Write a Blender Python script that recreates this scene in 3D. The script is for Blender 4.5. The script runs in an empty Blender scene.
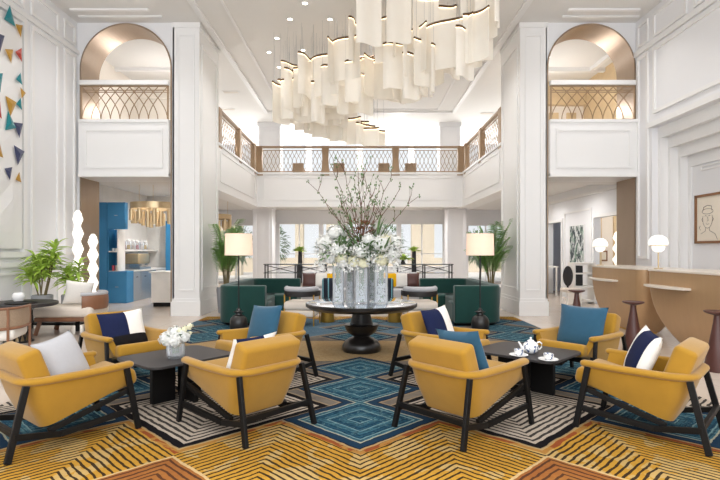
import bpy, bmesh, math, random
from mathutils import Vector, Matrix, Euler
R = random.Random(7)
PI = math.pi
S = bpy.context.scene
COL = S.collection
H = 1.36          # camera height
F = 510.0         # focal length in pixels of a 720 px wide frame

# ------------------------------------------------------------------ materials
def lin(c):
    out = []
    for v in c[:3]:
        v = v / 255.0
        out.append(v / 12.92 if v <= 0.04045 else ((v + 0.055) / 1.055) ** 2.4)
    return (out[0], out[1], out[2], 1.0)

def mat(name, col, rough=0.6, metal=0.0, var=0.06, scale=30.0, bump=0.0, spec=0.5, sheen=0.0, emit=None, estr=0.0, coat=0.0, stretch=None):
    m = bpy.data.materials.new(name)
    m.use_nodes = True
    nt = m.node_tree
    b = nt.nodes['Principled BSDF']
    c = lin(col)
    b.inputs['Roughness'].default_value = rough
    b.inputs['Metallic'].default_value = metal
    b.inputs['Specular IOR Level'].default_value = spec
    b.inputs['Sheen Weight'].default_value = sheen
    b.inputs['Coat Weight'].default_value = coat
    if emit:
        b.inputs['Emission Color'].default_value = lin(emit)
        b.inputs['Emission Strength'].default_value = estr
    tc = nt.nodes.new('ShaderNodeTexCoord')
    mp = nt.nodes.new('ShaderNodeMapping')
    if stretch:
        mp.inputs['Scale'].default_value = stretch
    nz = nt.nodes.new('ShaderNodeTexNoise')
    nz.inputs['Scale'].default_value = scale
    nz.inputs['Detail'].default_value = 3
    nt.links.new(tc.outputs['Object'], mp.inputs['Vector'])
    nt.links.new(mp.outputs['Vector'], nz.inputs['Vector'])
    mx = nt.nodes.new('ShaderNodeMix'); mx.data_type = 'RGBA'
    mx.inputs[6].default_value = tuple(max(0, v * (1 - var)) for v in c[:3]) + (1,)
    mx.inputs[7].default_value = tuple(min(1, v * (1 + var)) for v in c[:3]) + (1,)
    nt.links.new(nz.outputs['Fac'], mx.inputs[0])
    nt.links.new(mx.outputs[2], b.inputs['Base Color'])
    if bump > 0:
        bp = nt.nodes.new('ShaderNodeBump')
        bp.inputs['Strength'].default_value = bump
        bp.inputs['Distance'].default_value = 0.004
        nz2 = nt.nodes.new('ShaderNodeTexNoise')
        nz2.inputs['Scale'].default_value = scale * 8
        nt.links.new(mp.outputs['Vector'], nz2.inputs['Vector'])
        nt.links.new(nz2.outputs['Fac'], bp.inputs['Height'])
        nt.links.new(bp.outputs['Normal'], b.inputs['Normal'])
    return m

def translucent(name, col, tcol, fac, rough=0.6, emit=None, estr=0.0):
    """paper, parchment or cloth that lets light through"""
    m = bpy.data.materials.new(name); m.use_nodes = True
    nt = m.node_tree; nt.nodes.clear()
    o = nt.nodes.new('ShaderNodeOutputMaterial')
    d = nt.nodes.new('ShaderNodeBsdfPrincipled')
    d.inputs['Roughness'].default_value = rough
    t = nt.nodes.new('ShaderNodeBsdfTranslucent')
    t.inputs['Color'].default_value = lin(tcol)
    tc = nt.nodes.new('ShaderNodeTexCoord')
    nz = nt.nodes.new('ShaderNodeTexNoise'); nz.inputs['Scale'].default_value = 4.0; nz.inputs['Detail'].default_value = 5
    nt.links.new(tc.outputs['Object'], nz.inputs['Vector'])
    mx = nt.nodes.new('ShaderNodeMix'); mx.data_type = 'RGBA'
    c = lin(col)
    mx.inputs[6].default_value = tuple(v * .9 for v in c[:3]) + (1,)
    mx.inputs[7].default_value = tuple(min(1, v * 1.06) for v in c[:3]) + (1,)
    nt.links.new(nz.outputs['Fac'], mx.inputs[0]); nt.links.new(mx.outputs[2], d.inputs['Base Color'])
    if emit:
        d.inputs['Emission Color'].default_value = lin(emit); d.inputs['Emission Strength'].default_value = estr
    s = nt.nodes.new('ShaderNodeMixShader'); s.inputs[0].default_value = fac
    nt.links.new(d.outputs[0], s.inputs[1]); nt.links.new(t.outputs[0], s.inputs[2])
    nt.links.new(s.outputs[0], o.inputs[0])
    return m

def glassy(name, col, clear=0.75, rough=0.05):
    """thin clear glass: see-through with a glossy, slightly milky surface"""
    m = bpy.data.materials.new(name); m.use_nodes = True
    nt = m.node_tree; nt.nodes.clear()
    o = nt.nodes.new('ShaderNodeOutputMaterial')
    d = nt.nodes.new('ShaderNodeBsdfPrincipled')
    d.inputs['Base Color'].default_value = lin(col); d.inputs['Roughness'].default_value = rough
    t = nt.nodes.new('ShaderNodeBsdfTransparent')
    fr = nt.nodes.new('ShaderNodeFresnel'); fr.inputs['IOR'].default_value = 1.35
    mt = nt.nodes.new('ShaderNodeMath'); mt.operation = 'ADD'; mt.use_clamp = True
    mt.inputs[1].default_value = 1 - clear
    nt.links.new(fr.outputs[0], mt.inputs[0])
    s = nt.nodes.new('ShaderNodeMixShader')
    nt.links.new(mt.outputs[0], s.inputs[0])
    nt.links.new(t.outputs[0], s.inputs[1]); nt.links.new(d.outputs[0], s.inputs[2])
    nt.links.new(s.outputs[0], o.inputs[0])
    return m

M = {}
M['wall'] = mat('wall_paint', (236, 236, 238), .55, var=.015, scale=3)
M['ceil'] = mat('ceiling_paint', (232, 230, 227), .7, var=.015, scale=3)
M['trim'] = mat('trim_paint', (240, 239, 238), .45, var=.01, scale=3)
M['bronze'] = mat('bronze_lining', (160, 140, 121), .36, .55, var=.08, scale=6, stretch=(1, 1, .2))
M['brass'] = mat('brushed_brass', (204, 180, 142), .3, .65, var=.1, scale=20)
M['railbrass'] = mat('rail_bronze', (164, 138, 110), .45, .3, var=.08, scale=20)
M['yellow'] = mat('mustard_velvet', (165, 123, 38), .85, var=.10, scale=9, bump=.25, spec=.2, sheen=.25)
M['black'] = mat('black_stained_wood', (13, 12, 12), .5, spec=.25, var=.25, scale=25, stretch=(1, 1, .2))
M['tabletop'] = mat('charcoal_tabletop', (50, 47, 48), .5, var=.08, scale=40)
M['gloss'] = mat('black_lacquer', (24, 21, 20), .3, var=.1, scale=20, coat=.15)
M['gun'] = mat('gunmetal_top', (226, 231, 238), .06, .92, var=.05, scale=10)
M['green'] = mat('emerald_velvet', (7, 58, 52), .72, var=.14, scale=7, bump=.2, spec=.3, sheen=.2)
M['bluefab'] = mat('denim_blue_velvet', (44, 84, 108), .85, var=.1, scale=14, bump=.2, sheen=.2, spec=.2)
M['navy'] = mat('navy_fabric', (24, 32, 66), .85, var=.12, scale=40, bump=.2, spec=.2)
M['white'] = mat('white_fabric', (238, 234, 228), .85, var=.04, scale=40, bump=.2, spec=.2)
M['blackfab'] = mat('black_fabric', (26, 25, 28), .85, var=.15, scale=40, bump=.2, spec=.2)
M['greyfab'] = mat('pale_grey_fabric', (186, 186, 190), .9, var=.04, scale=40, bump=.25, spec=.2)
M['cream'] = mat('cream_upholstery', (226, 215, 203), .9, var=.04, scale=30, bump=.2, spec=.2)
M['yelfab'] = mat('lemon_fabric', (232, 178, 24), .85, var=.1, scale=30, spec=.2)
M['wood'] = mat('walnut_wood', (134, 92, 66), .45, var=.25, scale=10, stretch=(1, 1, .15))
M['darkwood'] = mat('dark_walnut', (82, 48, 42), .4, var=.25, scale=10, stretch=(1, 1, .15))
M['cane'] = mat('woven_cane', (160, 138, 116), .6, var=.3, scale=90)
M['counter'] = mat('taupe_counter_skin', (188, 154, 116), .36, .3, var=.06, scale=16, stretch=(1, 1, .1))
M['stone'] = mat('counter_stone', (222, 212, 200), .3, var=.05, scale=10)
M['bluecab'] = mat('blue_cabinet_lacquer', (52, 128, 176), .45, var=.05, scale=6)
M['steel'] = mat('stainless_steel', (176, 180, 184), .3, .8, var=.05, scale=30)
M['marble'] = mat('veined_marble', (228, 224, 218), .3, var=.12, scale=4)
M['pot'] = mat('grey_ceramic', (150, 152, 156), .5, var=.05, scale=12)
M['leaf'] = mat('leaf_green', (176, 204, 88), .5, var=.4, scale=5)
M['leaf2'] = mat('palm_green', (128, 172, 88), .5, var=.45, scale=5)
M['leaf3'] = mat('eucalyptus_green', (92, 124, 72), .55, var=.35, scale=8)
M['stem'] = mat('plant_stem', (112, 100, 66), .6, var=.2, scale=20)
M['twig'] = mat('brown_twig', (104, 72, 58), .7, var=.3, scale=20)
M['petal'] = mat('white_petal', (232, 232, 228), .6, var=.05, scale=20)
M['petalcream'] = mat('cream_petal', (240, 236, 206), .6, var=.06, scale=20)
M['china'] = mat('white_porcelain', (244, 243, 242), .18, var=.02, scale=20)
M['blackmetal'] = mat('black_metal', (30, 30, 31), .35, .3, var=.1, scale=30)
M['gold'] = mat('gold_metal', (202, 158, 74), .3, .8, var=.08, scale=20)
M['shade'] = translucent('lamp_shade_linen', (246, 238, 230), (255, 240, 226), .5, emit=(255, 228, 205), estr=.22)
M['panel'] = translucent('parchment_panel', (250, 247, 241), (254, 249, 241), .45, emit=(255, 244, 230), estr=.07)
M['led'] = mat('warm_led_strip', (255, 240, 215), .5, emit=(255, 228, 188), estr=2.6)
M['lampglow'] = mat('glowing_opal', (255, 253, 250), .4, emit=(255, 248, 236), estr=.95)
M['down'] = mat('downlight_lens', (255, 250, 240), .4, emit=(255, 246, 230), estr=8)
M['bar'] = mat('dark_bronze_bar', (104, 80, 56), .4, .5)
M['glass'] = glassy('window_glass', (236, 240, 242), .94)
M['vase'] = glassy('crystal_vase', (240, 244, 248), .84, .08)
M['frost'] = mat('frosted_crystal', (206, 211, 215), .35, var=.12, scale=50)
M['floor'] = None
M['leather'] = mat('black_leather', (36, 33, 33), .5, var=.1, scale=20)
M['paper'] = mat('drawing_paper', (232, 222, 206), .8, var=.03, scale=10)
M['ink'] = mat('ink_line', (132, 122, 114), .8)
M['frame'] = mat('wood_picture_frame', (132, 88, 52), .45, var=.2, scale=20)
M['greydoor'] = mat('grey_door_paint', (168, 172, 184), .6, var=.02, scale=5)
M['beige'] = mat('beige_wall', (240, 232, 222), .7, var=.03, scale=5)
M['goldwall'] = mat('gold_panel', (214, 190, 152), .5, .1, var=.12, scale=5)
M['stonewall'] = mat('sandstone_facade', (214, 200, 178), .8, var=.12, scale=2)
M['pave'] = mat('pale_paving', (206, 202, 196), .8, var=.06, scale=3)
M['teal'] = mat('teal_enamel', (18, 128, 138), .35, var=.1)
M['ochre'] = mat('ochre_enamel', (186, 142, 56), .35, .2, var=.1)
M['indigo'] = mat('indigo_enamel', (58, 64, 98), .35, var=.1)
M['red'] = mat('red_enamel', (176, 58, 44), .35, var=.1)
M['glassdark'] = mat('dark_glass_top', (70, 78, 80), .1, .2)
M['candyR'] = mat('pink_sweets', (206, 84, 100), .5, var=.2, scale=60)
M['candyY'] = mat('yellow_sweets', (216, 178, 70), .5, var=.2, scale=60)
M['candyW'] = mat('pale_sweets', (226, 206, 196), .5, var=.2, scale=60)

# node helper -------------------------------------------------------
class G:
    def __init__(s, m):
        m.use_nodes = True; s.nt = m.node_tree
    def m(s, op, a, b=None, c=None, clamp=False):
        n = s.nt.nodes.new('ShaderNodeMath'); n.operation = op; n.use_clamp = clamp
        for i, v in enumerate((a, b, c)):
            if v is None: continue
            if isinstance(v, (int, float)): n.inputs[i].default_value = v
            else: s.nt.links.new(v, n.inputs[i])
        return n.outputs[0]
    def mix(s, f, a, b):
        n = s.nt.nodes.new('ShaderNodeMix'); n.data_type = 'RGBA'
        for i, v in ((0, f), (6, a), (7, b)):
            if isinstance(v, (int, float)): n.inputs[i].default_value = v
            elif isinstance(v, tuple): n.inputs[i].default_value = v if len(v) == 4 and max(v) <= 1 else lin(v)
            else: s.nt.links.new(v, n.inputs[i])
        return n.outputs[2]
    def noise(s, vec, scale, detail=3, dist=0.0):
        n = s.nt.nodes.new('ShaderNodeTexNoise'); n.inputs['Scale'].default_value = scale
        n.inputs['Detail'].default_value = detail; n.inputs['Distortion'].default_value = dist
        s.nt.links.new(vec, n.inputs['Vector']); return n.outputs['Fac']
    def lt(s, a, b): return s.m('LESS_THAN', a, b)
    def band(s, v, lo, hi): return s.m('MULTIPLY', s.m('GREATER_THAN', v, lo), s.m('LESS_THAN', v, hi))

def marble_floor():
    m = bpy.data.materials.new('polished_marble_floor'); g = G(m)
    b = g.nt.nodes['Principled BSDF']
    tc = g.nt.nodes.new('ShaderNodeTexCoord'); v = tc.outputs['Object']
    sp = g.nt.nodes.new('ShaderNodeSeparateXYZ'); g.nt.links.new(v, sp.inputs[0])
    n1 = g.noise(v, .9, 6, 1.2); n2 = g.noise(v, 5, 5, .6)
    c = g.mix(n1, (206, 190, 174), (226, 216, 206))
    c = g.mix(g.m('MULTIPLY', n2, .5), c, (196, 176, 158))
    jx = g.lt(g.m('PINGPONG', sp.outputs[0], .45), .003); jy = g.lt(g.m('PINGPONG', sp.outputs[1], .45), .003)
    c = g.mix(g.m('MULTIPLY', g.m('MAXIMUM', jx, jy), .6), c, (150, 140, 130))
    g.nt.links.new(c, b.inputs['Base Color']); b.inputs['Roughness'].default_value = .16
    return m
M['floor'] = marble_floor()

def rug_material():
    m = bpy.data.materials.new('woven_rug'); g = G(m)
    b = g.nt.nodes['Principled BSDF']
    tc = g.nt.nodes.new('ShaderNodeTexCoord'); v = tc.outputs['Object']
    sp = g.nt.nodes.new('ShaderNodeSeparateXYZ'); g.nt.links.new(v, sp.inputs[0])
    wob = g.m('MULTIPLY', g.m('SUBTRACT', g.noise(v, 7, 2), .5), .035)
    wob2 = g.m('MULTIPLY', g.m('SUBTRACT', g.noise(v, 9, 2, .3), .5), .03)
    x = g.m('ADD', sp.outputs[0], wob); y = g.m('ADD', sp.outputs[1], wob2)
    a = g.m('ABSOLUTE', x)
    ym = g.m('SUBTRACT', 6.95, g.m('ABSOLUTE', g.m('SUBTRACT', y, 6.95)))
    far = g.m('GREATER_THAN', y, 6.95)
    bx = g.m('PINGPONG', a, 1.23)
    gx = g.m('SUBTRACT', 1.23, bx)
    def dy(c): return g.m('ABSOLUTE', g.m('SUBTRACT', ym, c))
    by = g.m('MINIMUM', g.m('MINIMUM', dy(4.08), dy(5.0)), dy(5.88))
    gy = g.m('MINIMUM', dy(4.44), dy(5.36))
    fb = g.m('ADD', bx, by); fg = g.m('ADD', gx, gy)
    db = g.m('SUBTRACT', fb, .62); dg = g.m('SUBTRACT', fg, .96)
    fy = g.m('ADD', g.m('ABSOLUTE', g.m('SUBTRACT', bx, .615)), dy(2.9))
    fo = g.m('ADD', gx, dy(2.86))
    streak = g.noise(v, 3.2, 4, .8); fine = g.noise(v, 60, 3); patch = g.noise(v, 1.6, 3)
    # yellow field
    sy = g.lt(g.m('MODULO', fy, .066), g.m('ADD', .012, g.m('MULTIPLY', patch, .024)))
    yel = g.mix(g.m('MULTIPLY', g.m('GREATER_THAN', streak, 0.53), .5), (194, 146, 54), (204, 184, 134))
    yel = g.mix(g.m('MULTIPLY', sy, .95), yel, (40, 28, 24))
    # sandy middle band
    sand = g.mix(streak, (172, 138, 90), (190, 168, 130))
    ss = g.lt(g.m('MODULO', g.m('ADD', bx, ym), .085), .022)
    sand = g.mix(g.m('MULTIPLY', ss, .45), sand, (120, 84, 50))
    base = g.mix(g.m('GREATER_THAN', ym, 6.25), yel, sand)
    # orange diamonds
    so = g.lt(g.m('MODULO', fo, .07), .024)
    org = g.mix(g.m('MULTIPLY', so, .8), g.mix(streak, (142, 78, 42), (178, 122, 60)), (52, 30, 30))
    base = g.mix(g.lt(fo, .47), base, org)
    base = g.mix(g.band(fo, .47, .50), base, (210, 180, 130))
    # borders
    gapm = g.mix(streak, (150, 138, 122), (70, 66, 70))
    base = g.mix(g.band(ym, 4.02, 6.25), base, gapm)
    bd = g.m('MINIMUM', db, dg)
    base = g.mix(g.m('MULTIPLY', g.band(bd, .035, .09), g.lt(ym, 4.05)), base, g.mix(g.m('GREATER_THAN', streak, .5), (150, 78, 42), (176, 126, 62)))
    base = g.mix(g.m('MULTIPLY', g.band(bd, -1, .03), .7), base, (170, 148, 116))
    # grey diamonds
    sg = g.lt(g.m('MODULO', fg, .08), g.m('ADD', .02, g.m('MULTIPLY', patch, .028)))
    gry = g.mix(g.m('MULTIPLY', sg, .92), g.mix(streak, (186, 172, 158), (206, 192, 174)), (20, 18, 22))
    gry = g.mix(g.m('GREATER_THAN', dg, -.085), gry, (18, 16, 20))
    gb = g.mix(g.m('MULTIPLY', sg, .5), g.mix(streak, (60, 100, 126), (120, 142, 152)), (26, 52, 84))
    base = g.mix(g.lt(dg, 0), base, g.mix(far, gry, gb))
    # blue diamonds
    k = g.m('MODULO', fb, .17)
    blu = g.mix(g.m('GREATER_THAN', k, .085), (36, 78, 98), (76, 122, 134))
    blu = g.mix(g.m('MULTIPLY', streak, .75), blu, (34, 84, 108))
    blu = g.mix(g.m('MULTIPLY', g.m('GREATER_THAN', g.noise(v, 14, 3, 2.0), .55), .45), blu, (14, 36, 56))
    blu = g.mix(g.m('MULTIPLY', g.m('GREATER_THAN', g.noise(v, 11, 3, 2.5), .6), .35), blu, (132, 168, 166))
    thin = g.lt(g.m('MODULO', fb, .05), .012)
    blu = g.mix(g.m('MULTIPLY', thin, .6), blu, (12, 40, 66))
    blu = g.mix(g.m('MULTIPLY', g.band(k, .085, .1), .65), blu, (150, 180, 178))
    blu = g.mix(g.m('GREATER_THAN', db, -.12), blu, (26, 54, 78))
    blu = g.mix(g.m('MULTIPLY', g.band(db, -.135, -.115), .8), blu, (190, 186, 160))
    blu = g.mix(g.m('MULTIPLY', g.band(db, -.02, 0), .9), blu, (24, 28, 44))
    base = g.mix(g.lt(db, 0), base, blu)
    base = g.mix(g.m('MULTIPLY', g.noise(v, 24, 4, 1.5), .5), base, g.mix(.75, base, (8, 7, 8)))
    base = g.mix(g.m('MULTIPLY', fine, .3), base, g.mix(.6, base, (20, 17, 15)))
    g.nt.links.new(base, b.inputs['Base Color'])
    b.inputs['Roughness'].default_value = .95; b.inputs['Specular IOR Level'].default_value = .1
    bp = g.nt.nodes.new('ShaderNodeBump'); bp.inputs['Strength'].default_value = .3; bp.inputs['Distance'].default_value = .004
    g.nt.links.new(fine, bp.inputs['Height']); g.nt.links.new(bp.outputs[0], b.inputs['Normal'])
    return m

# ------------------------------------------------------------------ mesh helpers
class MB:
    def __init__(s): s.bm = bmesh.new(); s.mi = 0
    def face(s, vs):
        try:
            f = s.bm.faces.new(vs); f.material_index = s.mi; return f
        except ValueError: return None
    def v(s, p): return s.bm.verts.new(p)
    def box(s, c, d, rot=None):
        x, y, z = d[0] / 2, d[1] / 2, d[2] / 2
        pts = [Vector(p) for p in ((-x, -y, -z), (x, -y, -z), (x, y, -z), (-x, y, -z), (-x, -y, z), (x, -y, z), (x, y, z), (-x, y, z))]
        if rot is not None: pts = [rot @ p for p in pts]
        vs = [s.v(p + Vector(c)) for p in pts]
        for f in ((0, 3, 2, 1), (4, 5, 6, 7), (0, 1, 5, 4), (1, 2, 6, 5), (2, 3, 7, 6), (3, 0, 4, 7)): s.face([vs[i] for i in f])
        return s
    def bx(s, x0, x1, y0, y1, z0, z1):
        return s.box(((x0 + x1) / 2, (y0 + y1) / 2, (z0 + z1) / 2), (abs(x1 - x0), abs(y1 - y0), abs(z1 - z0)))
    def rbox(s, c, d, r=.03, seg=3, rot=None, puff=0.0):
        """rounded (optionally puffed) box"""
        t = bmesh.new(); bmesh.ops.create_cube(t, size=1)
        bmesh.ops.scale(t, vec=d, verts=t.verts)
        bmesh.ops.bevel(t, geom=t.edges[:], offset=min(r, min(d) * .49), segments=seg, affect='EDGES', profile=.5)
        mp = {}
        for v in t.verts:
            p = v.co.copy()
            if puff:
                u = [2 * p[i] / d[i] for i in range(3)]
                k = min(range(3), key=lambda i: d[i]); o = [i for i in range(3) if i != k]
                p[k] *= 1 + puff * (1 - u[o[0]] ** 2) * (1 - u[o[1]] ** 2)
            if rot is not None: p = rot @ p
            mp[v] = s.v(p + Vector(c))
        for f in t.faces: s.face([mp[v] for v in f.verts])
        t.free(); return s
    def bar(s, p0, p1, w, h, up=(0, 0, 1)):
        p0, p1 = Vector(p0), Vector(p1); d = (p1 - p0)
        L = d.length; d.normalize(); u = Vector(up)
        if abs(d.dot(u)) > .99: u = Vector((0, 1, 0))
        sx = d.cross(u).normalized(); uz = sx.cross(d).normalized()
        rot = Matrix((sx, d, uz)).transposed()
        return s.box((p0 + p1) / 2, (w, L, h), rot)
    def tube(s, pts, r, n=8, ry=None, cap=True, up=(0, 0, 1), closed=False):
        """sweep an ellipse (r across, ry along up) along pts; r may be a list"""
        pts = [Vector(p) for p in pts]; rings = []; N = len(pts)
        for i, p in enumerate(pts):
            if closed: d = pts[(i + 1) % N] - pts[i - 1]
            else: d = pts[min(i + 1, N - 1)] - pts[max(i - 1, 0)]
            if d.length < 1e-9: d = Vector((0, 0, 1))
            d.normalize(); u = Vector(up)
            if abs(d.dot(u)) > .95: u = Vector((0, 1, 0)) if abs(d.y) < .9 else Vector((1, 0, 0))
            sx = d.cross(u).normalized(); uz = sx.cross(d).normalized()
            ra = r[i] if isinstance(r, (list, tuple)) else r
            rb = ra if ry is None else (ry[i] if isinstance(ry, (list, tuple)) else ry)
            rings.append([s.v(p + sx * ra * math.cos(2 * PI * k / n) + uz * rb * math.sin(2 * PI * k / n)) for k in range(n)])
        for i in range(N if closed else N - 1):
            A, B = rings[i], rings[(i + 1) % N]
            for k in range(n): s.face((A[k], A[(k + 1) % n], B[(k + 1) % n], B[k]))
        if cap and not closed:
            s.face(rings[0][::-1]); s.face(rings[-1])
        return s
    def cyl(s, p0, p1, r0, r1=None, n=16):
        return s.tube([p0, p1], [r0, r0 if r1 is None else r1], n)
    def lathe(s, prof, n=24, c=(0, 0, 0), cap=True, sx=1, sy=1):
        rings = []
        for r, z in prof:
            rings.append([s.v((c[0] + max(r, .0005) * math.cos(2 * PI * k / n) * sx, c[1] + max(r, .0005) * math.sin(2 * PI * k / n) * sy, c[2] + z)) for k in range(n)])
        for A, B in zip(rings, rings[1:]):
            for k in range(n): s.face((A[k], A[(k + 1) % n], B[(k + 1) % n], B[k]))
        if cap: s.face(rings[0][::-1]); s.face(rings[-1])
        return s
    def sphere(s, c, r, u=10, w=7, sc=(1, 1, 1)):
        prof = [(r * math.sin(PI * i / w), -r * math.cos(PI * i / w) * sc[2]) for i in range(w + 1)]
        return s.lathe(prof, u, c, True, sc[0], sc[1])
    def prism(s, poly, z0, z1):
        A = [s.v((x, y, z0)) for x, y in poly]; B = [s.v((x, y, z1)) for x, y in poly]; n = len(poly)
        s.face(A[::-1]); s.face(B)
        for k in range(n): s.face((A[k], A[(k + 1) % n], B[(k + 1) % n], B[k]))
        return s
    def quad(s, *p): s.face([s.v(q) for q in p]); return s
    def build(s, name, m, parent=None, smooth=False, loc=None, bevel=0.0, ang=40):
        bmesh.ops.recalc_face_normals(s.bm, faces=s.bm.faces[:])
        me = bpy.data.meshes.new(name); s.bm.to_mesh(me); s.bm.free()
        for x in (m if isinstance(m, (list, tuple)) else [m]): me.materials.append(x)
        o = bpy.data.objects.new(name, me); COL.objects.link(o)
        if parent is not None: o.parent = parent
        if loc is not None: o.location = loc
        if smooth:
            for p in me.polygons: p.use_smooth = True
            me.set_sharp_from_angle(angle=math.radians(ang))
        if bevel:
            b = o.modifiers.new('bevel', 'BEVEL'); b.width = bevel; b.segments = 2; b.limit_method = 'ANGLE'
        return o

def tag(o, label, cat, group=None):
    o['label'] = label; o['category'] = cat
    if group: o['group'] = group
    return o
def thing(name, label, cat, loc=(0, 0, 0), rz=0.0, group=None):
    o = bpy.data.objects.new(name, None); COL.objects.link(o)
    o.location = loc; o.rotation_euler = (0, 0, rz); o.empty_display_size = .1
    return tag(o, label, cat, group)
def struct(name, mb, m, **k):
    o = mb.build(name, m, **k); o['kind'] = 'structure'; return o
def dup(root, loc, rz, label, group=None):
    r = root.copy(); COL.objects.link(r); r.location = loc; r.rotation_euler = (0, 0, rz); r['label'] = label
    if group: r['group'] = group
    for ch in list(root.children):
        c = ch.copy(); COL.objects.link(c); c.parent = r
        for g_ in list(ch.children):
            d = g_.copy(); COL.objects.link(d); d.parent = c
    return r
def rr(w, d, r, n=6, cx=0, cy=0):
    """rounded rectangle outline"""
    out = []
    for sx, sy, a0 in ((1, 1, 0), (-1, 1, 90), (-1, -1, 180), (1, -1, 270)):
        for k in range(n + 1):
            a = math.radians(a0 + 90 * k / n)
            out.append((cx + sx * (w / 2 - r) + r * math.cos(a), cy + sy * (d / 2 - r) + r * math.sin(a)))
    return out
def yaw(dx, dy): return math.atan2(-dx, dy)     # rotation that turns local +y onto (dx, dy)
# ================================================================== ROOM
XL, XR = -5.93, 5.78
YA, YB = 10.7, 11.4            # the arched wall, front and back
ZC = 6.15                      # ceiling
GB, GF = 2.82, 3.96            # gallery slab: underside, floor
YG, YW = 16.9, 21.9            # gallery front across the hall, end wall

def frame_x(mb, X, s, y0, y1, z0, z1, w=.05, t=.03):
    """raised rectangular moulding on a wall at X whose room side is s (+1/-1)"""
    xa, xb = X, X + s * t
    mb.bx(xa, xb, y0, y1, z0, z0 + w); mb.bx(xa, xb, y0, y1, z1 - w, z1)
    mb.bx(xa, xb, y0, y0 + w, z0 + w, z1 - w); mb.bx(xa, xb, y1 - w, y1, z0 + w, z1 - w)
def frame_y(mb, Y, x0, x1, z0, z1, w=.05, t=.03):
    ya, yb = Y - t, Y
    mb.bx(x0, x1, ya, yb, z0, z0 + w); mb.bx(x0, x1, ya, yb, z1 - w, z1)
    mb.bx(x0, x0 + w, ya, yb, z0 + w, z1 - w); mb.bx(x1 - w, x1, ya, yb, z0 + w, z1 - w)

struct('floor', MB().bx(-9.6, 9.6, -1.5, 22.1, -.1, 0), M['floor'])
struct('ceiling', MB().bx(-9.6, 9.6, -1.5, 22.1, ZC, ZC + .15), M['ceil'])
# mouldings that outline the ceiling field over the hall
c = MB()
for s in (-1, 1):
    c.bx(s * 3.16, s * 3.28, -1.5, 17.6, ZC - .045, ZC); c.bx(s * 2.62, s * 2.66, -1.5, 17.3, ZC - .025, ZC)
c.bx(-3.16, 3.16, 17.45, 17.6, ZC - .06, ZC); c.bx(-2.62, 2.62, 17.2, 17.24, ZC - .03, ZC)
struct('trim_1', c, M['trim'])
c = MB()
for s, x0, x1 in ((-1, XL, -3.93), (1, 3.92, XR)):
    c.bx(x0 + .2, x1 - .25, 10.05, 10.12, ZC - .04, ZC); c.bx(x0 + .2, x1 - .1, 10.36, 10.42, ZC - .03, ZC)
struct('trim_2', c, M['trim'])

# left wall
struct('wall_left', MB().bx(XL - .2, XL, -1.5, YA, 0, ZC), M['wall'])
c = MB()
for y0, y1 in ((9.18, 10.02), (10.2, 10.6)):
    frame_x(c, XL, 1, y0, y1, 1.28, 5.42, .06, .035); frame_x(c, XL, 1, y0, y1, 5.62, 6.02, .05, .03)
    frame_x(c, XL, 1, y0, y1, .28, 1.0, .05, .03)
for y0, y1 in ((5.2, 8.98), (1, 5.0)):
    frame_x(c, XL, 1, y0, y1, 5.62, 6.02, .05, .03); frame_x(c, XL, 1, y0, y1, .28, 1.0, .05, .03)
frame_x(c, XL, 1, 5.2, 9.0, 1.25, 5.45, .09, .06)
c.bx(XL, XL + .05, -1.5, YA, 5.47, 5.55); c.bx(XL, XL + .05, -1.5, YA, 1.08, 1.16)
struct('trim_3', c, M['trim'])
struct('baseboard_left', MB().bx(XL, XL + .03, -1.5, YA - .06, 0, .2), M['trim'])

# right wall with its stepped portal
st = [(5.78 + .155 * i, 10.1 - .065 * i, 3.8 - .2 * i) for i in range(5)]
w = MB(); w.bx(XR, XR + .3, 10.1, YA, 0, ZC); w.bx(XR, XR + .3, 3.0, 10.1, 3.8, ZC); w.bx(XR, XR + .3, -1.5, 3.0, 0, ZC)
struct('wall_right', w, M['wall'])
w = MB()
for i in range(4):
    x0, y, z = st[i]; x1 = st[i + 1][0]
    if i: w.bx(x0, x1, y, 10.4, 0, z); w.bx(x0, x1, 3.0, 10.4, z, 4.0)
    yi = st[i + 1][1]; zi = st[i + 1][2]
    w.bx(x1 - .035, x1 - .002, yi - .02, y, 0, z); w.bx(x1 - .035, x1 - .002, 3.0, yi - .02, zi - .02, z)
struct('trim_4', w, M['trim'])
struct('wall_niche', MB().bx(6.4, 6.5, 3.0, 10.0, 0, 4.0), M['wall'])
c = MB(); frame_x(c, 6.4, -1, 4.0, 9.55, 2.86, 2.95, .03, .03)
struct('trim_5', c, M['trim'])
c = MB()
frame_x(c, XR, -1, 10.2, 10.6, 1.2, 5.35, .06, .035); frame_x(c, XR, -1, 10.2, 10.6, 5.55, 6.02, .05, .03)
frame_x(c, XR, -1, 7.6, 10.02, 4.05, 5.35, .07, .04); frame_x(c, XR, -1, 3.2, 7.4, 4.05, 5.35, .07, .04)
frame_x(c, XR, -1, 9.0, 10.02, 5.55, 6.02, .05, .03); frame_x(c, XR, -1, 5.2, 8.8, 5.55, 6.02, .05, .03)
c.bx(XR - .05, XR, -1.5, YA, 5.4, 5.5); c.bx(XR - .06, XR, 3.0, 10.16, 3.8, 3.9)
struct('trim_6', c, M['trim'])

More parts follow.
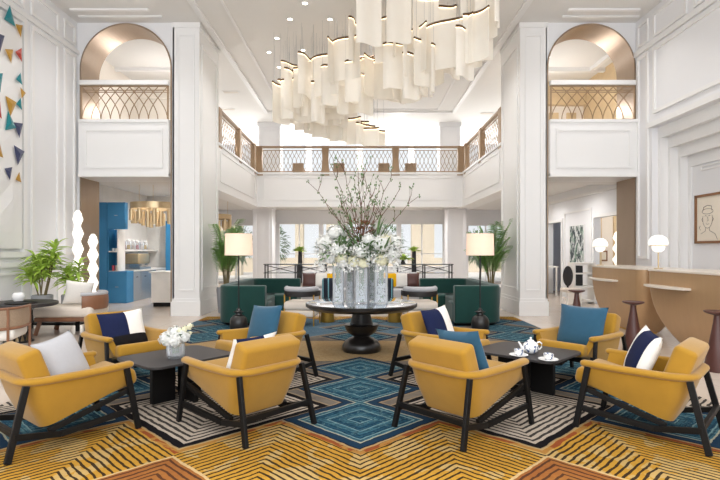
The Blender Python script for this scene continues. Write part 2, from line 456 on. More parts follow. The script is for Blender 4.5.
# arched walls, bronze linings
def arch_wall(name, x0, x1, xc, r, zs, lining, k):
    mb = MB(); n = 40
    for Y in (YA, YB):
        pts = [(xc - r * math.cos(PI * i / n), zs + r * math.sin(PI * i / n)) for i in range(n + 1)]
        for (a, za), (b, zb) in zip(pts, pts[1:]):
            mb.quad((a, Y, za), (b, Y, zb), (b, Y, ZC), (a, Y, ZC))
        mb.quad((x0, Y, 0), (xc - r, Y, 0), (xc - r, Y, ZC), (x0, Y, ZC))
        mb.quad((xc + r, Y, 0), (x1, Y, 0), (x1, Y, ZC), (xc + r, Y, ZC))
    path = [(xc - r, 0)] + [(xc - r * math.cos(PI * i / n), zs + r * math.sin(PI * i / n)) for i in range(n + 1)] + [(xc + r, 0)]
    for (a, za), (b, zb) in zip(path, path[1:]):
        mb.quad((a, YA, za), (b, YA, zb), (b, YB, zb), (a, YB, za))
    struct(name, mb, M['wall'])
    l = MB(); ri = r - .03
    pin = [(xc - ri, 0)] + [(xc - ri * math.cos(PI * i / n), zs + ri * math.sin(PI * i / n)) for i in range(n + 1)] + [(xc + ri, 0)]
    for (a, za), (b, zb), (p, zp), (q, zq) in zip(path, path[1:], pin, pin[1:]):
        for Y0, Y1 in ((YA - .02, YB + .02),):
            l.quad((p, Y0, zp), (q, Y0, zq), (q, Y1, zq), (p, Y1, zp))
            l.quad((a, Y0, za), (b, Y0, zb), (q, Y0, zq), (p, Y0, zp))
            l.quad((a, Y1, za), (b, Y1, zb), (q, Y1, zq), (p, Y1, zp))
    struct(lining, l, M['bronze'], smooth=True, ang=30)
arch_wall('wall_arch_left', XL - .25, -3.90, -4.905, .965, 5.17, 'trim_7', 0)
arch_wall('wall_arch_right', 3.90, XR + .25, 4.845, .93, 5.2, 'trim_8', 1)

# the two great piers
def pier(name, x0, x1):
    mb = MB(); mb.bx(x0, x1, YA, 12.15, 0, ZC)
    mb.bx(x0 - .03, x1 + .03, YA - .035, 12.18, 0, .30); mb.bx(x0 - .015, x1 + .015, YA - .02, 12.165, .30, .36)
    frame_y(mb, YA, x0 + .1, x1 - .1, .52, 5.9, .035, .02)
    for X, s in ((x0, -1), (x1, 1)): frame_x(mb, X, s, YA + .15, 12.0, .52, 5.75, .05, .02)
    mb.bx(x0 - .02, x1 + .02, YA - .02, 12.17, ZC - .1, ZC)
    struct(name, mb, M['trim'])
pier('column_left', -3.93, -3.37); pier('column_right', 3.36, 3.92)

# balcony boxes inside the arches
def balcony_box(name, x0, x1):
    mb = MB(); mb.bx(x0, x1, YA - .12, YB, 2.93, 4.03); mb.bx(x0, x1, YA - .15, YB, 4.03, 4.09); mb.bx(x0, x1, YA - .14, YB, 2.9, 2.97)
    frame_y(mb, YA - .12, x0 + .12, x1 - .12, 3.08, 3.9, .05, .025)
    struct(name, mb, M['trim'])
balcony_box('trim_9', -5.84, -3.97); balcony_box('trim_10', 3.945, 5.745)

# galleries
g = MB()
g.bx(-9.5, -3.55, 12.2, YW, GB + .3, GF); g.bx(3.55, 9.5, 12.2, YW, GB + .3, GF); g.bx(-3.55, 3.55, YG + .15, YW, GB + .3, GF)
g.bx(-9.5, -3.96, YB + .02, 12.2, GB + .12, GF); g.bx(3.95, 9.5, YB + .02, 12.2, GB + .12, GF)
struct('floor_gallery', g, M['ceil'])
f = MB()
for s in (-1, 1):
    f.bx(s * 3.4, s * 3.55, 12.18, YG, GB + .08, GF - .06); f.bx(s * 3.36, s * 3.6, 12.18, YG - .04, GF - .06, GF)
    f.bx(s * 3.38, s * 3.7, 12.18, YG, GB, GB + .1); f.bx(s * 3.7, s * 4.3, 12.2, YW, GB + .15, GB + .3)
    for y0, y1 in ((12.4, 16.6),): frame_x(f, s * 3.4, -s, y0, y1, GB + .22, GF - .16, .04, .02)
f.bx(-3.55, 3.55, YG, YG + .15, GB + .08, GF - .06); f.bx(-3.36, 3.36, YG - .04, YG + .15, GF - .06, GF); f.bx(-3.38, 3.38, YG - .02, YG + .3, GB, GB + .1)
frame_y(f, YG, -3.2, 3.2, GB + .22, GF - .16, .04, .02)
struct('trim_11', f, M['trim'])

# end wall with its windows, both floors
def window_wall():
    w = MB(); holes = [(-6.2, -4.45), (-3.5, -1.72), (-1.62, 1.62), (1.72, 3.6), (4.6, 6.2)]
    zs = [(.05, 2.5), (.66, 2.56), (.66, 2.56), (.66, 2.56), (.05, 2.5)]
    x = -9.6
    for (a, b), (z0, z1) in zip(holes, zs):
        w.bx(x, a, YW, YW + .2, 0, GF + .1); w.bx(a, b, YW, YW + .2, 0, z0); w.bx(a, b, YW, YW + .2, z1, GF + .1); x = b
    w.bx(x, 9.6, YW, YW + .2, 0, GF + .1)
    xs = [-9.6, -7.0, -4.6, -2.4, -.1, .1, 2.4, 4.6, 7.0, 9.6]
    w.bx(-9.6, 9.6, YW, YW + .2, 5.95, ZC)
    for k in range(-4, 5): w.bx(k * 2.2 - .12, k * 2.2 + .12, YW, YW + .2, GF + .1, 5.95)
    struct('wall_back', w, M['wall'])
    for i, ((a, b), (z0, z1)) in enumerate(zip(holes, zs)):
        f = MB(); t = .05
        f.bx(a, b, YW - .03, YW + .1, z1 - t, z1); f.bx(a, b, YW - .06, YW + .1, z0, z0 + t)
        f.bx(a, a + t, YW - .03, YW + .1, z0 + t, z1 - t); f.bx(b - t, b, YW - .03, YW + .1, z0 + t, z1 - t)
        n = 2 if b - a < 2.5 else 3
        for k in range(1, n): xx = a + (b - a) * k / n; f.bx(xx - .025, xx + .025, YW, YW + .08, z0 + t, z1 - t)
        if i in (1, 2, 3): f.bx(a + t, b - t, YW, YW + .07, 1.22, 1.255)
        o = struct('window_%d' % (i + 1), f, M['trim'])
        p = MB().bx(a + t, b - t, YW + .03, YW + .04, z0 + t, z1 - t).build('pane', M['glass'], o)
window_wall()
struct('wall_gallery_left', MB().bx(-9.7, -9.5, YB, 22.1, 0, ZC), M['wall'])
struct('wall_gallery_right', MB().bx(9.5, 9.7, YB, 22.1, 0, ZC), M['wall'])
# lower columns and upper columns in front of the end wall
for nm, x0, x1, y0, z0, z1 in (('column_lower_left', -4.08, -3.34, 19.4, 0, GB + .3), ('column_lower_right', 3.33, 4.05, 19.4, 0, GB + .3),
                               ('column_upper_left', -3.78, -2.98, 19, GF, ZC), ('column_upper_right', 2.98, 3.74, 19, GF, ZC)):
    mb = MB(); mb.bx(x0, x1, y0, y0 + .7, z0, z1); mb.bx(x0 - .04, x1 + .04, y0 - .04, y0 + .74, z1 - .16, z1)
    frame_y(mb, y0, x0 + .1, x1 - .1, z0 + .3, z1 - .3, .03, .02); mb.bx(x0 - .03, x1 + .03, y0 - .03, y0 + .73, z0, z0 + .2)
    struct(nm, mb, M['wall'])
for nm, x0, x1 in (('column_window_left', -4.05, -3.62), ('column_window_right', 3.72, 4.15)):
    mb = MB(); mb.bx(x0, x1, YW - .25, YW, 0, GB + .3); mb.bx(x0 - .03, x1 + .03, YW - .28, YW, 2.5, 2.6)
    struct(nm, mb, M['trim'])

# pantry behind the left arch
struct('wall_pantry_left', MB().bx(-6.95, -6.85, YB, 16.5, 0, GB + .3), M['marble'])
struct('wall_pantry_back', MB().bx(-6.95, -4.7, 16.4, 16.5, 0, GB + .3), M['marble'])
struct('wall_upper_left', MB().bx(-9.5, -4.3, 14.6, 14.75, GF, ZC), M['beige'])
c = MB(); c.bx(-9.5, -4.3, 14.5, 14.6, 5.7, 5.78); c.bx(-9.5, -4.3, 14.42, 14.6, 5.98, ZC)
for k in range(7): c.bx(-8.6 + k * .62, -8.5 + k * .62, 14.55, 14.6, GF, 5.6)
struct('trim_12', c, M['beige'])
struct('wall_upper_right', MB().bx(4.3, 9.5, 14.6, 14.75, GF, ZC), M['beige'])
c = MB(); c.bx(4.3, 9.5, 14.42, 14.6, 5.5, ZC)
for k in range(10): c.bx(4.4 + k * .5, 4.66 + k * .5, 14.53, 14.6, GF, 5.3)
struct('trim_13', c, M['goldwall'])
struct('wall_upper_side_right', MB().bx(6.4, 6.5, YB + .02, 14.6, GF, ZC), M['goldwall'])
struct('wall_upper_side_left', MB().bx(-6.5, -6.4, YB + .02, 14.6, GF, ZC), M['beige'])
c = MB(); c.bx(4.6, 6.4, 13.3, 13.42, ZC - .1, ZC); c.bx(6.0, 6.1, YB + .1, 13.3, ZC - .1, ZC); c.bx(-6.4, -4.6, 13.3, 13.4, ZC - .08, ZC)
struct('trim_14', c, M['trim'])

# corridor behind the right arch
XC = 6.1
w = MB()
w.bx(XC, XC + .15, YB, 12.0, 0, GB + .3); w.bx(XC, XC + .15, 12.0, 13.24, 2.22, GB + .3); w.bx(XC, XC + .15, 13.24, 15.4, 0, GB + .3)
w.bx(XC, XC + .15, 15.4, 16.5, 2.25, GB + .3); w.bx(XC, XC + .15, 16.5, 17.6, 0, GB + .3)
struct('wall_corridor', w, M['wall'])
c = MB()
frame_x(c, XC, -1, 13.42, 15.2, .35, 2.5, .05, .025); c.bx(XC - .05, XC, YB, 17.6, GB + .02, GB + .1)
for y0, y1, z1 in ((12.0, 13.24, 2.22), (15.4, 16.5, 2.25)):
    c.bx(XC - .04, XC, y0 - .08, y0, 0, z1 + .08); c.bx(XC - .04, XC, y1, y1 + .08, 0, z1 + .08); c.bx(XC - .04, XC, y0, y1, z1, z1 + .08)
struct('trim_15', c, M['trim'])
struct('baseboard_corridor', MB().bx(XC - .03, XC, 13.34, 15.3, 0, .16), M['trim'])
struct('wall_room_beige', MB().bx(XC + .15, 9.5, 14.7, 14.8, 0, GB + .3), M['beige'])
struct('wall_room_grey', MB().bx(XC + .15, 9.5, 17.5, 17.6, 0, GB + .3), M['greydoor'])
struct('ceiling_right_bay', MB().bx(XC + .15, 9.5, YB + .02, 17.5, GB + .25, GB + .295), M['ceil'])
c = MB()
for k in range(6): c.bx(6.45 + k * .42, 6.53 + k * .42, 14.66, 14.7, 0, 2.9)
struct('trim_16', c, M['goldwall'])

# outside, seen through the windows
struct('ground_terrace', MB().bx(-14, 14, 22.1, 40, -.25, -.05), M['pave'])
w = MB(); w.bx(-13, 13, 34, 34.4, -.05, .9)
for a, b in ((-3.75, -3.3), (-1.95, -1.35), (3.0, 4.3), (-9, -6.9)): w.bx(a, b, 29.5, 30.2, -.05, 4.2)
struct('exterior_facade', w, M['stonewall'])

# downlights in the ceilings
def downlight(x, y, z, label, r=.05):
    t = thing('recessed_downlight', label, 'ceiling light', (x, y, z), 0, 'ceiling downlights')
    MB().lathe([(r, -.012), (r + .022, -.012), (r + .022, 0), (r, 0), (r, -.012)], 14, cap=False).build('rim', M['trim'], t)
    MB().lathe([(.0, -.006), (r, -.006), (r, -.001), (0, -.001)], 14, cap=False).build('lens', M['down'], t)
for px, py, lab in ((305, 3, 'small round ceiling downlight nearest the top edge left of the chandelier'), (290, 19, 'ceiling downlight second from the top left of the chandelier'),
                (277, 38, 'ceiling downlight third from the top left of the chandelier'), (269, 52, 'ceiling downlight outermost to the left of the chandelier cables'),
                (330, 19, 'ceiling downlight between the chandelier cables beside the tall front sheet'), (303, 50, 'ceiling downlight low among the cables left of the chandelier'),
                (279, 67, 'ceiling downlight lowest above the left tip of the chandelier')):
    Y = (ZC - H) * F / (251 - py); downlight((px - 360) * Y / F, Y, ZC, lab)
downlight(-4.65, 12.6, ZC, 'bright downlight in the ceiling seen through the left arch', .07)
downlight(4.62, 12.6, ZC, 'bright downlight in the ceiling seen through the right arch', .07)
downlight(-4.55, 13.0, GB + .3, 'downlight in the low ceiling of the blue pantry', .07)
downlight(5.0, 13.4, GB + .3, 'downlight in the low ceiling of the corridor on the right', .07)
for px, py, w_, lab in ((231, 92, .5, 'upper slot vent in the pale ceiling beside the left pier'), (228, 109, .5, 'lower slot vent in the pale ceiling beside the left pier'),
                  (487, 113, .5, 'slot vent in the pale ceiling beside the right pier')):
    Y = (ZC - H) * F / (251 - py); v = thing('ceiling_vent', lab, 'vent', ((px - 360) * Y / F, Y, ZC), 0, 'ceiling vents')
    m_ = MB(); m_.bx(-w_ / 2, w_ / 2, -.1, .1, -.012, 0); m_.build('frame', M['trim'], v)
    m_ = MB()
    for k in range(4): m_.bx(-w_ / 2 + .03, w_ / 2 - .03, -.075 + k * .045, -.06 + k * .045, -.018, -.012)
    m_.build('slat', M['beige'], v)

# ------------------------------------------------------------------ railings
def lattice(p0, p1, z0, z1, step, reps, r=.008, span=1, gothic=False):
    """crossing waves between two points, in their own vertical plane"""
    p0, p1 = Vector(p0), Vector(p1); d = p1 - p0; L = d.length; d.normalize(); mb = MB(); n = max(2, round(L / step)); st_ = L / n
    for i in range(n + 1):
        for s in (-1, 1):
            if i + s * span < 0 or i + s * span > n: continue
            pts = []
            nk = max(8, int(8 * reps))
            for k in range(nk + 1):
                t = k / nk; off = s * span * st_ * (.5 - .5 * math.cos(2 * PI * t * reps)) * 1.0
                if gothic: off = s * span * st_ * (1 - math.cos(PI / 2 * t))
                q = p0 + d * (i * st_ + off); pts.append((q.x, q.y, z0 + (z1 - z0) * t))
            mb.tube(pts, r, 4, cap=False)
    return mb
def railing(label, pts, posts, z0, z1, loc, step=.14, reps=1):
    t = thing('balcony_railing', label, 'railing', loc)
    o = Vector(loc)
    a, b = Vector(pts[0]) - o, Vector(pts[1]) - o; d = (b - a).normalized(); nrm = Vector((-d.y, d.x, 0))
    za, zb = z0 - o.z, z1 - o.z
    MB().bar((a.x, a.y, zb - .03), (b.x, b.y, zb - .03), .10, .06).build('top_rail', M['railbrass'], t, bevel=.008)
    MB().bar((a.x, a.y, zb - .14), (b.x, b.y, zb - .14), .03, .02).build('upper_rail', M['railbrass'], t)
    MB().bar((a.x, a.y, za + .04), (b.x, b.y, za + .04), .04, .03).build('lower_rail', M['railbrass'], t)
    ps = [a + d * q for q in posts]
    for q in ps:
        m_ = MB()
        rot = Matrix((d, nrm, Vector((0, 0, 1)))).transposed()
        for lo, hi, wl, wh in ((za - .1, za + .45, .27, .2), (za + .45, zb, .2, .24)):
            vs = []
            for z, w_ in ((lo, wl), (hi, wh)):
                for sx, sy in ((-1, -1), (1, -1), (1, 1), (-1, 1)):
                    p = rot @ Vector((sx * w_ / 2, sy * .07, 0)); vs.append(m_.v((q.x + p.x, q.y + p.y, z)))
            for f_ in ((0, 1, 2, 3), (4, 5, 6, 7), (0, 1, 5, 4), (1, 2, 6, 5), (2, 3, 7, 6), (3, 0, 4, 7)): m_.face([vs[i] for i in f_])
        m_.build('post', M['railbrass'], t)
    for q0, q1 in zip(ps, ps[1:]):
        lattice(q0 + d * .13, q1 - d * .13, za + .05, zb - .15, step, reps).build('lattice', M['railbrass'], t)
railing('bronze lattice balcony railing across the back of the hall', ((-3.4, YG + .05, 0), (3.4, YG + .05, 0)), (.05, 2.25, 4.58, 6.75), GF, 4.84, (0, YG + .05, GF))
railing('bronze balcony railing running back along the left side of the hall', ((-3.46, 12.3, 0), (-3.46, 16.75, 0)), (.12, 2.2, 4.25), GF, 4.84, (-3.46, 14.5, GF), .2, 1)
railing('bronze balcony railing running back along the right side of the hall', ((3.46, 12.3, 0), (3.46, 16.75, 0)), (.12, 2.2, 4.25), GF, 4.84, (3.46, 14.5, GF), .2, 1)
def arch_railing(label, x0, x1):
    xm = (x0 + x1) / 2; t = thing('balcony_railing', label, 'railing', (xm, YA - .08, 4.09))
    h = (x1 - x0) / 2
    MB().bx(-h, h, -.05, .06, .72, .82).build('top_rail', M['trim'], t, bevel=.01)
    MB().bx(-h, h, -.015, .015, .69, .715).build('upper_rail', M['railbrass'], t)
    for z in (.57, .61): MB().bx(-h, h, -.012, .012, z, z + .014).build('middle_rail', M['railbrass'], t)
    lattice((-h + .03, .0, 0), (h - .03, .0, 0), .0, .69, .205, .5, .010, 2, True).build('lattice', M['railbrass'], t)
    for x in (-h + .02, h - .02): MB().bx(x - .015, x + .015, -.015, .015, 0, .7).build('post', M['railbrass'], t)
arch_railing('bronze lattice railing with white handrail inside the left arch', -5.82, -3.98)
arch_railing('bronze lattice railing with white handrail inside the right arch', 3.955, 5.73)

# ------------------------------------------------------------------ wall relief of coloured triangles, left wall
t = thing('wall_relief', 'white faceted wall relief with coloured triangles on the left wall', 'wall art', (XL + .06, 7.2, 1.4))
mb = MB(); n1, n2 = 12, 14; gr = []
rj = random.Random(3)
for i in range(n1 + 1):
    gr.append([(.01 + (0 if i in (0, n1) or j in (0, n2) else rj.uniform(.0, .05)), -1.75 + 3.4 * i / n1, .0 + 3.9 * j / n2) for j in range(n2 + 1)])
for i in range(n1):
    for j in range(n2):
        a, b, c_, d_ = gr[i][j], gr[i + 1][j], gr[i + 1][j + 1], gr[i][j + 1]
        mb.quad(a, b, c_); mb.quad(a, c_, d_)
for q in ((0, 1), (1, 0)):
    pass
mb.bx(-.02, .0, -1.75, 1.65, 0, 3.9)
mb.build('panel', M['trim'], t)
tri = [(3, 17, 'teal', .20), (13, 29, 'ochre', .14), (3, 54, 'ochre', .15), (13, 54, 'red', .14), (13, 79, 'teal', .12), (16, 93, 'ochre', .11),
       (4, 105, 'ochre', .2), (13, 104, 'teal', .12), (3, 123, 'teal', .2), (12, 128, 'indigo', .17), (12, 154, 'indigo', .2), (2, 172, 'indigo', .14), (12, 178, 'ochre', .11),
       (-8, 40, 'indigo', .2), (-9, 80, 'teal', .2), (-9, 110, 'red', .16), (-9, 150, 'ochre', .18)]
for i, (px, py, cn, sz) in enumerate(tri):
    Y = -XL * F / (360 - px); z = H + (251 - py) * Y / F
    mb = MB(); a0 = (PI / 2, -PI / 2, PI / 6, PI)[i % 4] + .3 * math.sin(i)
    P = [(.055, (Y - 7.2) + sz * .8 * math.cos(a0 + q * 2 * PI / 3), z - 1.4 + sz * math.sin(a0 + q * 2 * PI / 3)) for q in range(3)]
    A = (.055 + sz * .14, Y - 7.2, z - 1.4)
    vs = [mb.v(p) for p in P]; va = mb.v(A); mb.face(vs)
    for q in range(3): mb.face((vs[q], vs[(q + 1) % 3], va))
    mb.build('triangle', M[cn], t)['label'] = {'teal': 'teal', 'ochre': 'gold', 'indigo': 'dark blue', 'red': 'red'}[cn] + ' triangle'
# ================================================================== RUG
rug = MB().bx(-3.15, 3.15, 1.4, 10.5, 0, .012).build('rug', rug_material())
tag(rug, 'huge woven rug with yellow, blue, black and orange diamond pattern', 'rug')

# ================================================================== ARMCHAIRS
def upath(hx, yf, yb, r, n=6, ins=0.0):
    """U-shaped plan outline from the right front end round the back to the left front end"""
    hx -= ins; yb += ins; r = max(.02, r - ins)
    pts = [(hx, yf), (hx, yf - (yf - yb - r) * .33), (hx, yf - (yf - yb - r) * .66)]
    for k in range(n + 1):
        a = -PI / 2 * k / n
        pts.append((hx - r + r * math.cos(a), yb + r + r * math.sin(a)))
    left = [(-x, y) for x, y in reversed(pts)]
    return pts + left
def make_armchair(name, label):
    t = thing(name, label, 'armchair', group='mustard armchairs round the coffee tables')
    # upholstered shell
    mb = MB(); top = upath(.315, .355, -.335, .13); bot = upath(.255, .375, -.20, .09)
    topi = upath(.315, .355, -.335, .13, ins=.05); boti = upath(.255, .375, -.20, .09, ins=.05)
    def zb(y): return .155 + (y + .2) / .575 * .185
    N = len(top)
    OT = [mb.v((x, y, .50)) for x, y in top]; OB = [mb.v((x, y, zb(y))) for x, y in bot]
    OM = [mb.v((p[0] * .55 + q[0] * .45 + (.012 if p[0] > .1 else -.012 if p[0] < -.1 else 0), p[1] * .55 + q[1] * .45 - (.01 if p[1] < -.2 else 0), .5 * .55 + zb(q[1]) * .45)) for p, q in zip(top, bot)]
    IT = [mb.v((x, y, .50)) for x, y in topi]; IB = [mb.v((x, y, zb(y) + .02)) for x, y in boti]
    for i in range(N - 1):
        mb.face((OT[i], OT[i + 1], OM[i + 1], OM[i])); mb.face((OM[i], OM[i + 1], OB[i + 1], OB[i]))
        mb.face((IT[i + 1], IT[i], IB[i], IB[i + 1]))
        mb.face((OT[i + 1], OT[i], IT[i], IT[i + 1])); mb.face((OB[i], OB[i + 1], IB[i + 1], IB[i]))
    mb.face((OT[0], IT[0], IB[0], OB[0], OM[0])); mb.face((OT[-1], OM[-1], OB[-1], IB[-1], IT[-1]))
    # sloping underside between the sides
    for i in range(N // 2):
        j = N - 1 - i
        if i + 1 >= j: break
        mb.face((OB[i], OB[i + 1], OB[j - 1], OB[j]))
    mb.build('shell', M['yellow'], t, smooth=True, ang=50)
    # padded roll along arms and back
    mb = MB(); rl = upath(.305, .372, -.325, .14, 8)
    pts = [(x, y, .492 + .012 * max(0, (y - .0) / .37) ** 2) for x, y in rl]
    e0 = [(pts[0][0], pts[0][1] + .022, pts[0][2])]; e1 = [(pts[-1][0], pts[-1][1] + .022, pts[-1][2])]
    pp = e0 + pts + e1; ra = [.022] + [.040] * len(pts) + [.022]; rb = [.016] + [.027] * len(pts) + [.016]
    mb.tube(pp, ra, 12, ry=rb); mb.build('arm_roll', M['yellow'], t, smooth=True, ang=60)
    # seat and back cushions
    sl = math.atan2(.13, .62)
    MB().rbox((0, .15, .33), (.505, .64, .125), .04, 4, Matrix.Rotation(sl, 3, 'X'), puff=.12).build('seat', M['yellow'], t, smooth=True, ang=60)
    mb = MB(); mb.rbox((0, -.225, .50), (.54, .15, .40), .035, 4, Matrix.Rotation(math.radians(20), 3, 'X'), puff=.10)
    mb.build('backrest', M['yellow'], t, smooth=True, ang=60)
    for s in (1, -1):
        MB().bar((s * .325, -.43, 0.012), (s * .295, -.315, .475), .029, .042, up=(0, 1, 0)).build('leg', M['black'], t, bevel=.004)
        MB().bar((s * .335, .425, 0.012), (s * .318, .34, .485), .029, .042, up=(0, 1, 0)).build('leg', M['black'], t, bevel=.004)
    for s in (1, -1):
        mb = MB(); P = [(s * .325, .40, .165), (s * .285, -.10, .105), (s * .318, -.395, .165)]
        mb.bar(P[0], P[1], .028, .04); mb.bar(P[1], P[2], .028, .04)
        mb.build('side_rail', M['black'], t, bevel=.003)
        mb = MB(); mb.bar((s * .30, .385, .315), (s * .255, -.17, .135), .03, .035); mb.build('seat_rail', M['black'], t, bevel=.003)
    MB().bar((-.31, -.392, .185), (.31, -.392, .185), .03, .04).build('rear_rail', M['black'], t, bevel=.003)
    MB().bar((-.315, .385, .285), (.315, .385, .285), .028, .04).build('front_rail', M['black'], t, bevel=.003)
    return t
CH = [  # centre, facing, label
    ((-2.213, 3.76), (.625, .78), 'mustard armchair at the far left front, with a pale grey cushion'),
    ((-.894, 4.01), (-.757, .653), 'mustard armchair seen from behind, beside the flower table at the front'),
    ((-2.49, 5.37), (.757, -.653), 'mustard armchair behind the flower table holding a navy, white and black cushion'),
    ((-1.0, 5.40), (-.70, -.71), 'mustard armchair with a plain blue cushion, near the left floor lamp'),
    ((.80, 3.95), (.75, .66), 'mustard armchair seen from behind with a blue cushion, left of the tea table'),
    ((.86, 5.43), (.70, -.71), 'mustard armchair with a navy and white cushion, near the right floor lamp'),
    ((2.34, 5.40), (-.77, -.64), 'mustard armchair facing forward with a large blue cushion, behind the tea table'),
    ((2.195, 3.88), (-.74, .67), 'mustard armchair at the far right front, with a black and white cushion'),
]
chairs = []
for i, (p, f, lab) in enumerate(CH):
    rz = yaw(*f)
    if i == 0:
        t = make_armchair('lounge_armchair', lab); t.location = (p[0], p[1], 0); t.rotation_euler = (0, 0, rz)
    else: t = dup(chairs[0], (p[0], p[1], 0), rz, lab)
    chairs.append(t)
def cmat(i):
    p, f, _ = CH[i]; return Matrix.Translation((p[0], p[1], 0)) @ Matrix.Rotation(yaw(*f), 4, 'Z')

# ------------------------------------------------------------------ cushions
def cushion_mesh(w, h, t, colour):
    """colour(u, v) -> material index; w across, h up, thin along y"""
    mb = MB(); n = 16; V = {}
    for s in (1, -1):
        for i in range(n + 1):
            for j in range(n + 1):
                u = -1 + 2 * i / n; v = -1 + 2 * j / n
                edge = i in (0, n) or j in (0, n)
                if edge and s < 0: V[s, i, j] = V[1, i, j]; continue
                x = w / 2 * u * (1 - .075 * (1 - v * v)); z = h / 2 * v * (1 - .075 * (1 - u * u))
                y = s * t / 2 * (max(0, 1 - abs(u) ** 2.6) * max(0, 1 - abs(v) ** 2.6)) ** .55
                V[s, i, j] = mb.v((x, y, z))
    for s in (1, -1):
        for i in range(n):
            for j in range(n):
                u = -1 + 2 * (i + .5) / n; v = -1 + 2 * (j + .5) / n
                mb.mi = colour(u, v)
                mb.face((V[s, i, j], V[s, i + 1, j], V[s, i + 1, j + 1], V[s, i, j + 1]))
    return mb
def cushion(label, mats, colour, w, h, t, base, loc, tilt=20, roll=0, turn=0, group=None):
    o = cushion_mesh(w, h, t, colour).build('cushion', mats, smooth=True, ang=80)
    tag(o, label, 'cushion', group)
    m4 = base @ Matrix.Translation(loc) @ Matrix.Rotation(math.radians(turn), 4, 'Z') @ Matrix.Rotation(math.radians(tilt), 4, 'X') @ Matrix.Rotation(math.radians(roll), 4, 'Y')
    o.location = m4.to_translation(); o.rotation_euler = m4.to_euler(); return o
plain = lambda u, v: 0
tri_c = lambda u, v: 2 if (v < -.42 and u > -.75) else (1 if u > .18 else 0)
nav_w = lambda u, v: 1 if (u > .32 or u < -.82) else 0
cushion('pale grey plain cushion on the far left front armchair', [M['greyfab']], plain, .44, .43, .17, cmat(0), (-.06, .05, .52), 24, 6, -58)
cushion('navy and white cushion mostly hidden by the chair back right of the flower table', [M['navy'], M['white']], nav_w, .45, .42, .13, cmat(1), (-.02, -.06, .52), 22, 0, 6)
# facing +y, the viewer in front sees -x on the right
cushion('navy, white and black colour block cushion behind the flower table', [M['navy'], M['white'], M['blackfab']], lambda u, v: tri_c(-u, v), .48, .40, .13, cmat(2), (-.0, .0, .535), 20, 3)
cushion('plain blue cushion on the armchair near the left floor lamp', [M['bluefab']], plain, .44, .44, .15, cmat(3), (.06, -.02, .57), 20, 4, 8)
cushion('plain blue cushion showing over the chair back left of the tea table', [M['bluefab']], plain, .44, .44, .14, cmat(4), (.045, -.045, .56), 20, -5, -4)
cushion('navy and white cushion on the armchair near the right floor lamp', [M['navy'], M['white']], lambda u, v: 1 if (u < -.1 or u > .95) else 0, .45, .42, .14, cmat(5), (.0, -.02, .555), 20, 4)
cushion('large plain blue cushion standing upright behind the tea table', [M['bluefab']], plain, .52, .46, .15, cmat(6), (.0, .0, .56), 18, 0)
cushion('black and white colour block cushion on the far right front armchair', [M['navy'], M['white']], lambda u, v: 1 if (u > .36 or u < -.8) else 0, .42, .42, .15, cmat(7), (.02, .05, .555), 22, -6, 30)

# ================================================================== COFFEE TABLES
def coffee_table(label, loc, rz):
    t = thing('coffee_table', label, 'coffee table', loc, rz, 'black coffee tables')
    mb = MB(); mb.prism(rr(.84, .70, .10), .378, .40); mb.build('tabletop', M['tabletop'], t, bevel=.004)
    for a in range(4):
        r_ = Matrix.Rotation(a * PI / 2, 3, 'Z'); c_ = r_ @ Vector((.155, .035, 0))
        MB().box((c_.x, c_.y, .195), (.22, .05, .366), r_).build('leg', M['black'], t, bevel=.004)
    return t
uL = yaw(-.77, .64)
coffee_table('black square coffee table with rounded corners carrying the white flowers', (-1.69, 4.70, 0), yaw(-.77, .64))
coffee_table('black square coffee table with rounded corners carrying the tea set', (1.60, 4.92, 0), yaw(.70, .71))

# flowers ------------------------------------------------------------
def petals(mb, c, r, n, size, rnd, squash=1.0):
    for k in range(n):
        z = rnd.uniform(-.55, 1); a = rnd.uniform(0, 2 * PI); q = math.sqrt(max(0, 1 - z * z))
        d = Vector((q * math.cos(a), q * math.sin(a), z))
        p = Vector(c) + Vector((d.x, d.y, d.z * squash)) * r * rnd.uniform(.82, 1.05)
        u = d.cross(Vector((rnd.uniform(-1, 1), rnd.uniform(-1, 1), rnd.uniform(-1, 1)))).normalized(); w = d.cross(u).normalized()
        for (s, o) in ((u, w), (w, -u)):
            lift = d * size * .35
            mb.quad(p - s * size * .5, p + o * size * .32 + lift * .4, p + s * size * .5 + lift, p - o * size * .32 + lift * .4)
def blossom(mb, c, r, rnd, n=90, size=.028):
    mb.sphere(c, r * .8, 8, 6); petals(mb, c, r, n, size, rnd)
def leaf_blade(mb, p, d, L, w, droop=.3, fold=.12, seg=4):
    """one pointed leaf that starts at p, runs along d and bends down"""
    p = Vector(p); d = Vector(d).normalized(); side = d.cross(Vector((0, 0, 1)))
    if side.length < .05: side = Vector((1, 0, 0))
    side.normalize(); rows = []
    for k in range(seg + 1):
        t = k / seg; c = p + d * L * t + Vector((0, 0, -droop * L * t * t))
        ww = w * math.sin(PI * min(1, .12 + t * .88)) ** .8 * (1 if k < seg else .05)
        up = Vector((0, 0, fold * ww * 2))
        rows.append((mb.v(c + side * ww / 2 + up), mb.v(c), mb.v(c - side * ww / 2 + up)))
    for A, B in zip(rows, rows[1:]):
        mb.face((A[0], A[1], B[1], B[0])); mb.face((A[1], A[2], B[2], B[1]))
rf = random.Random(11)
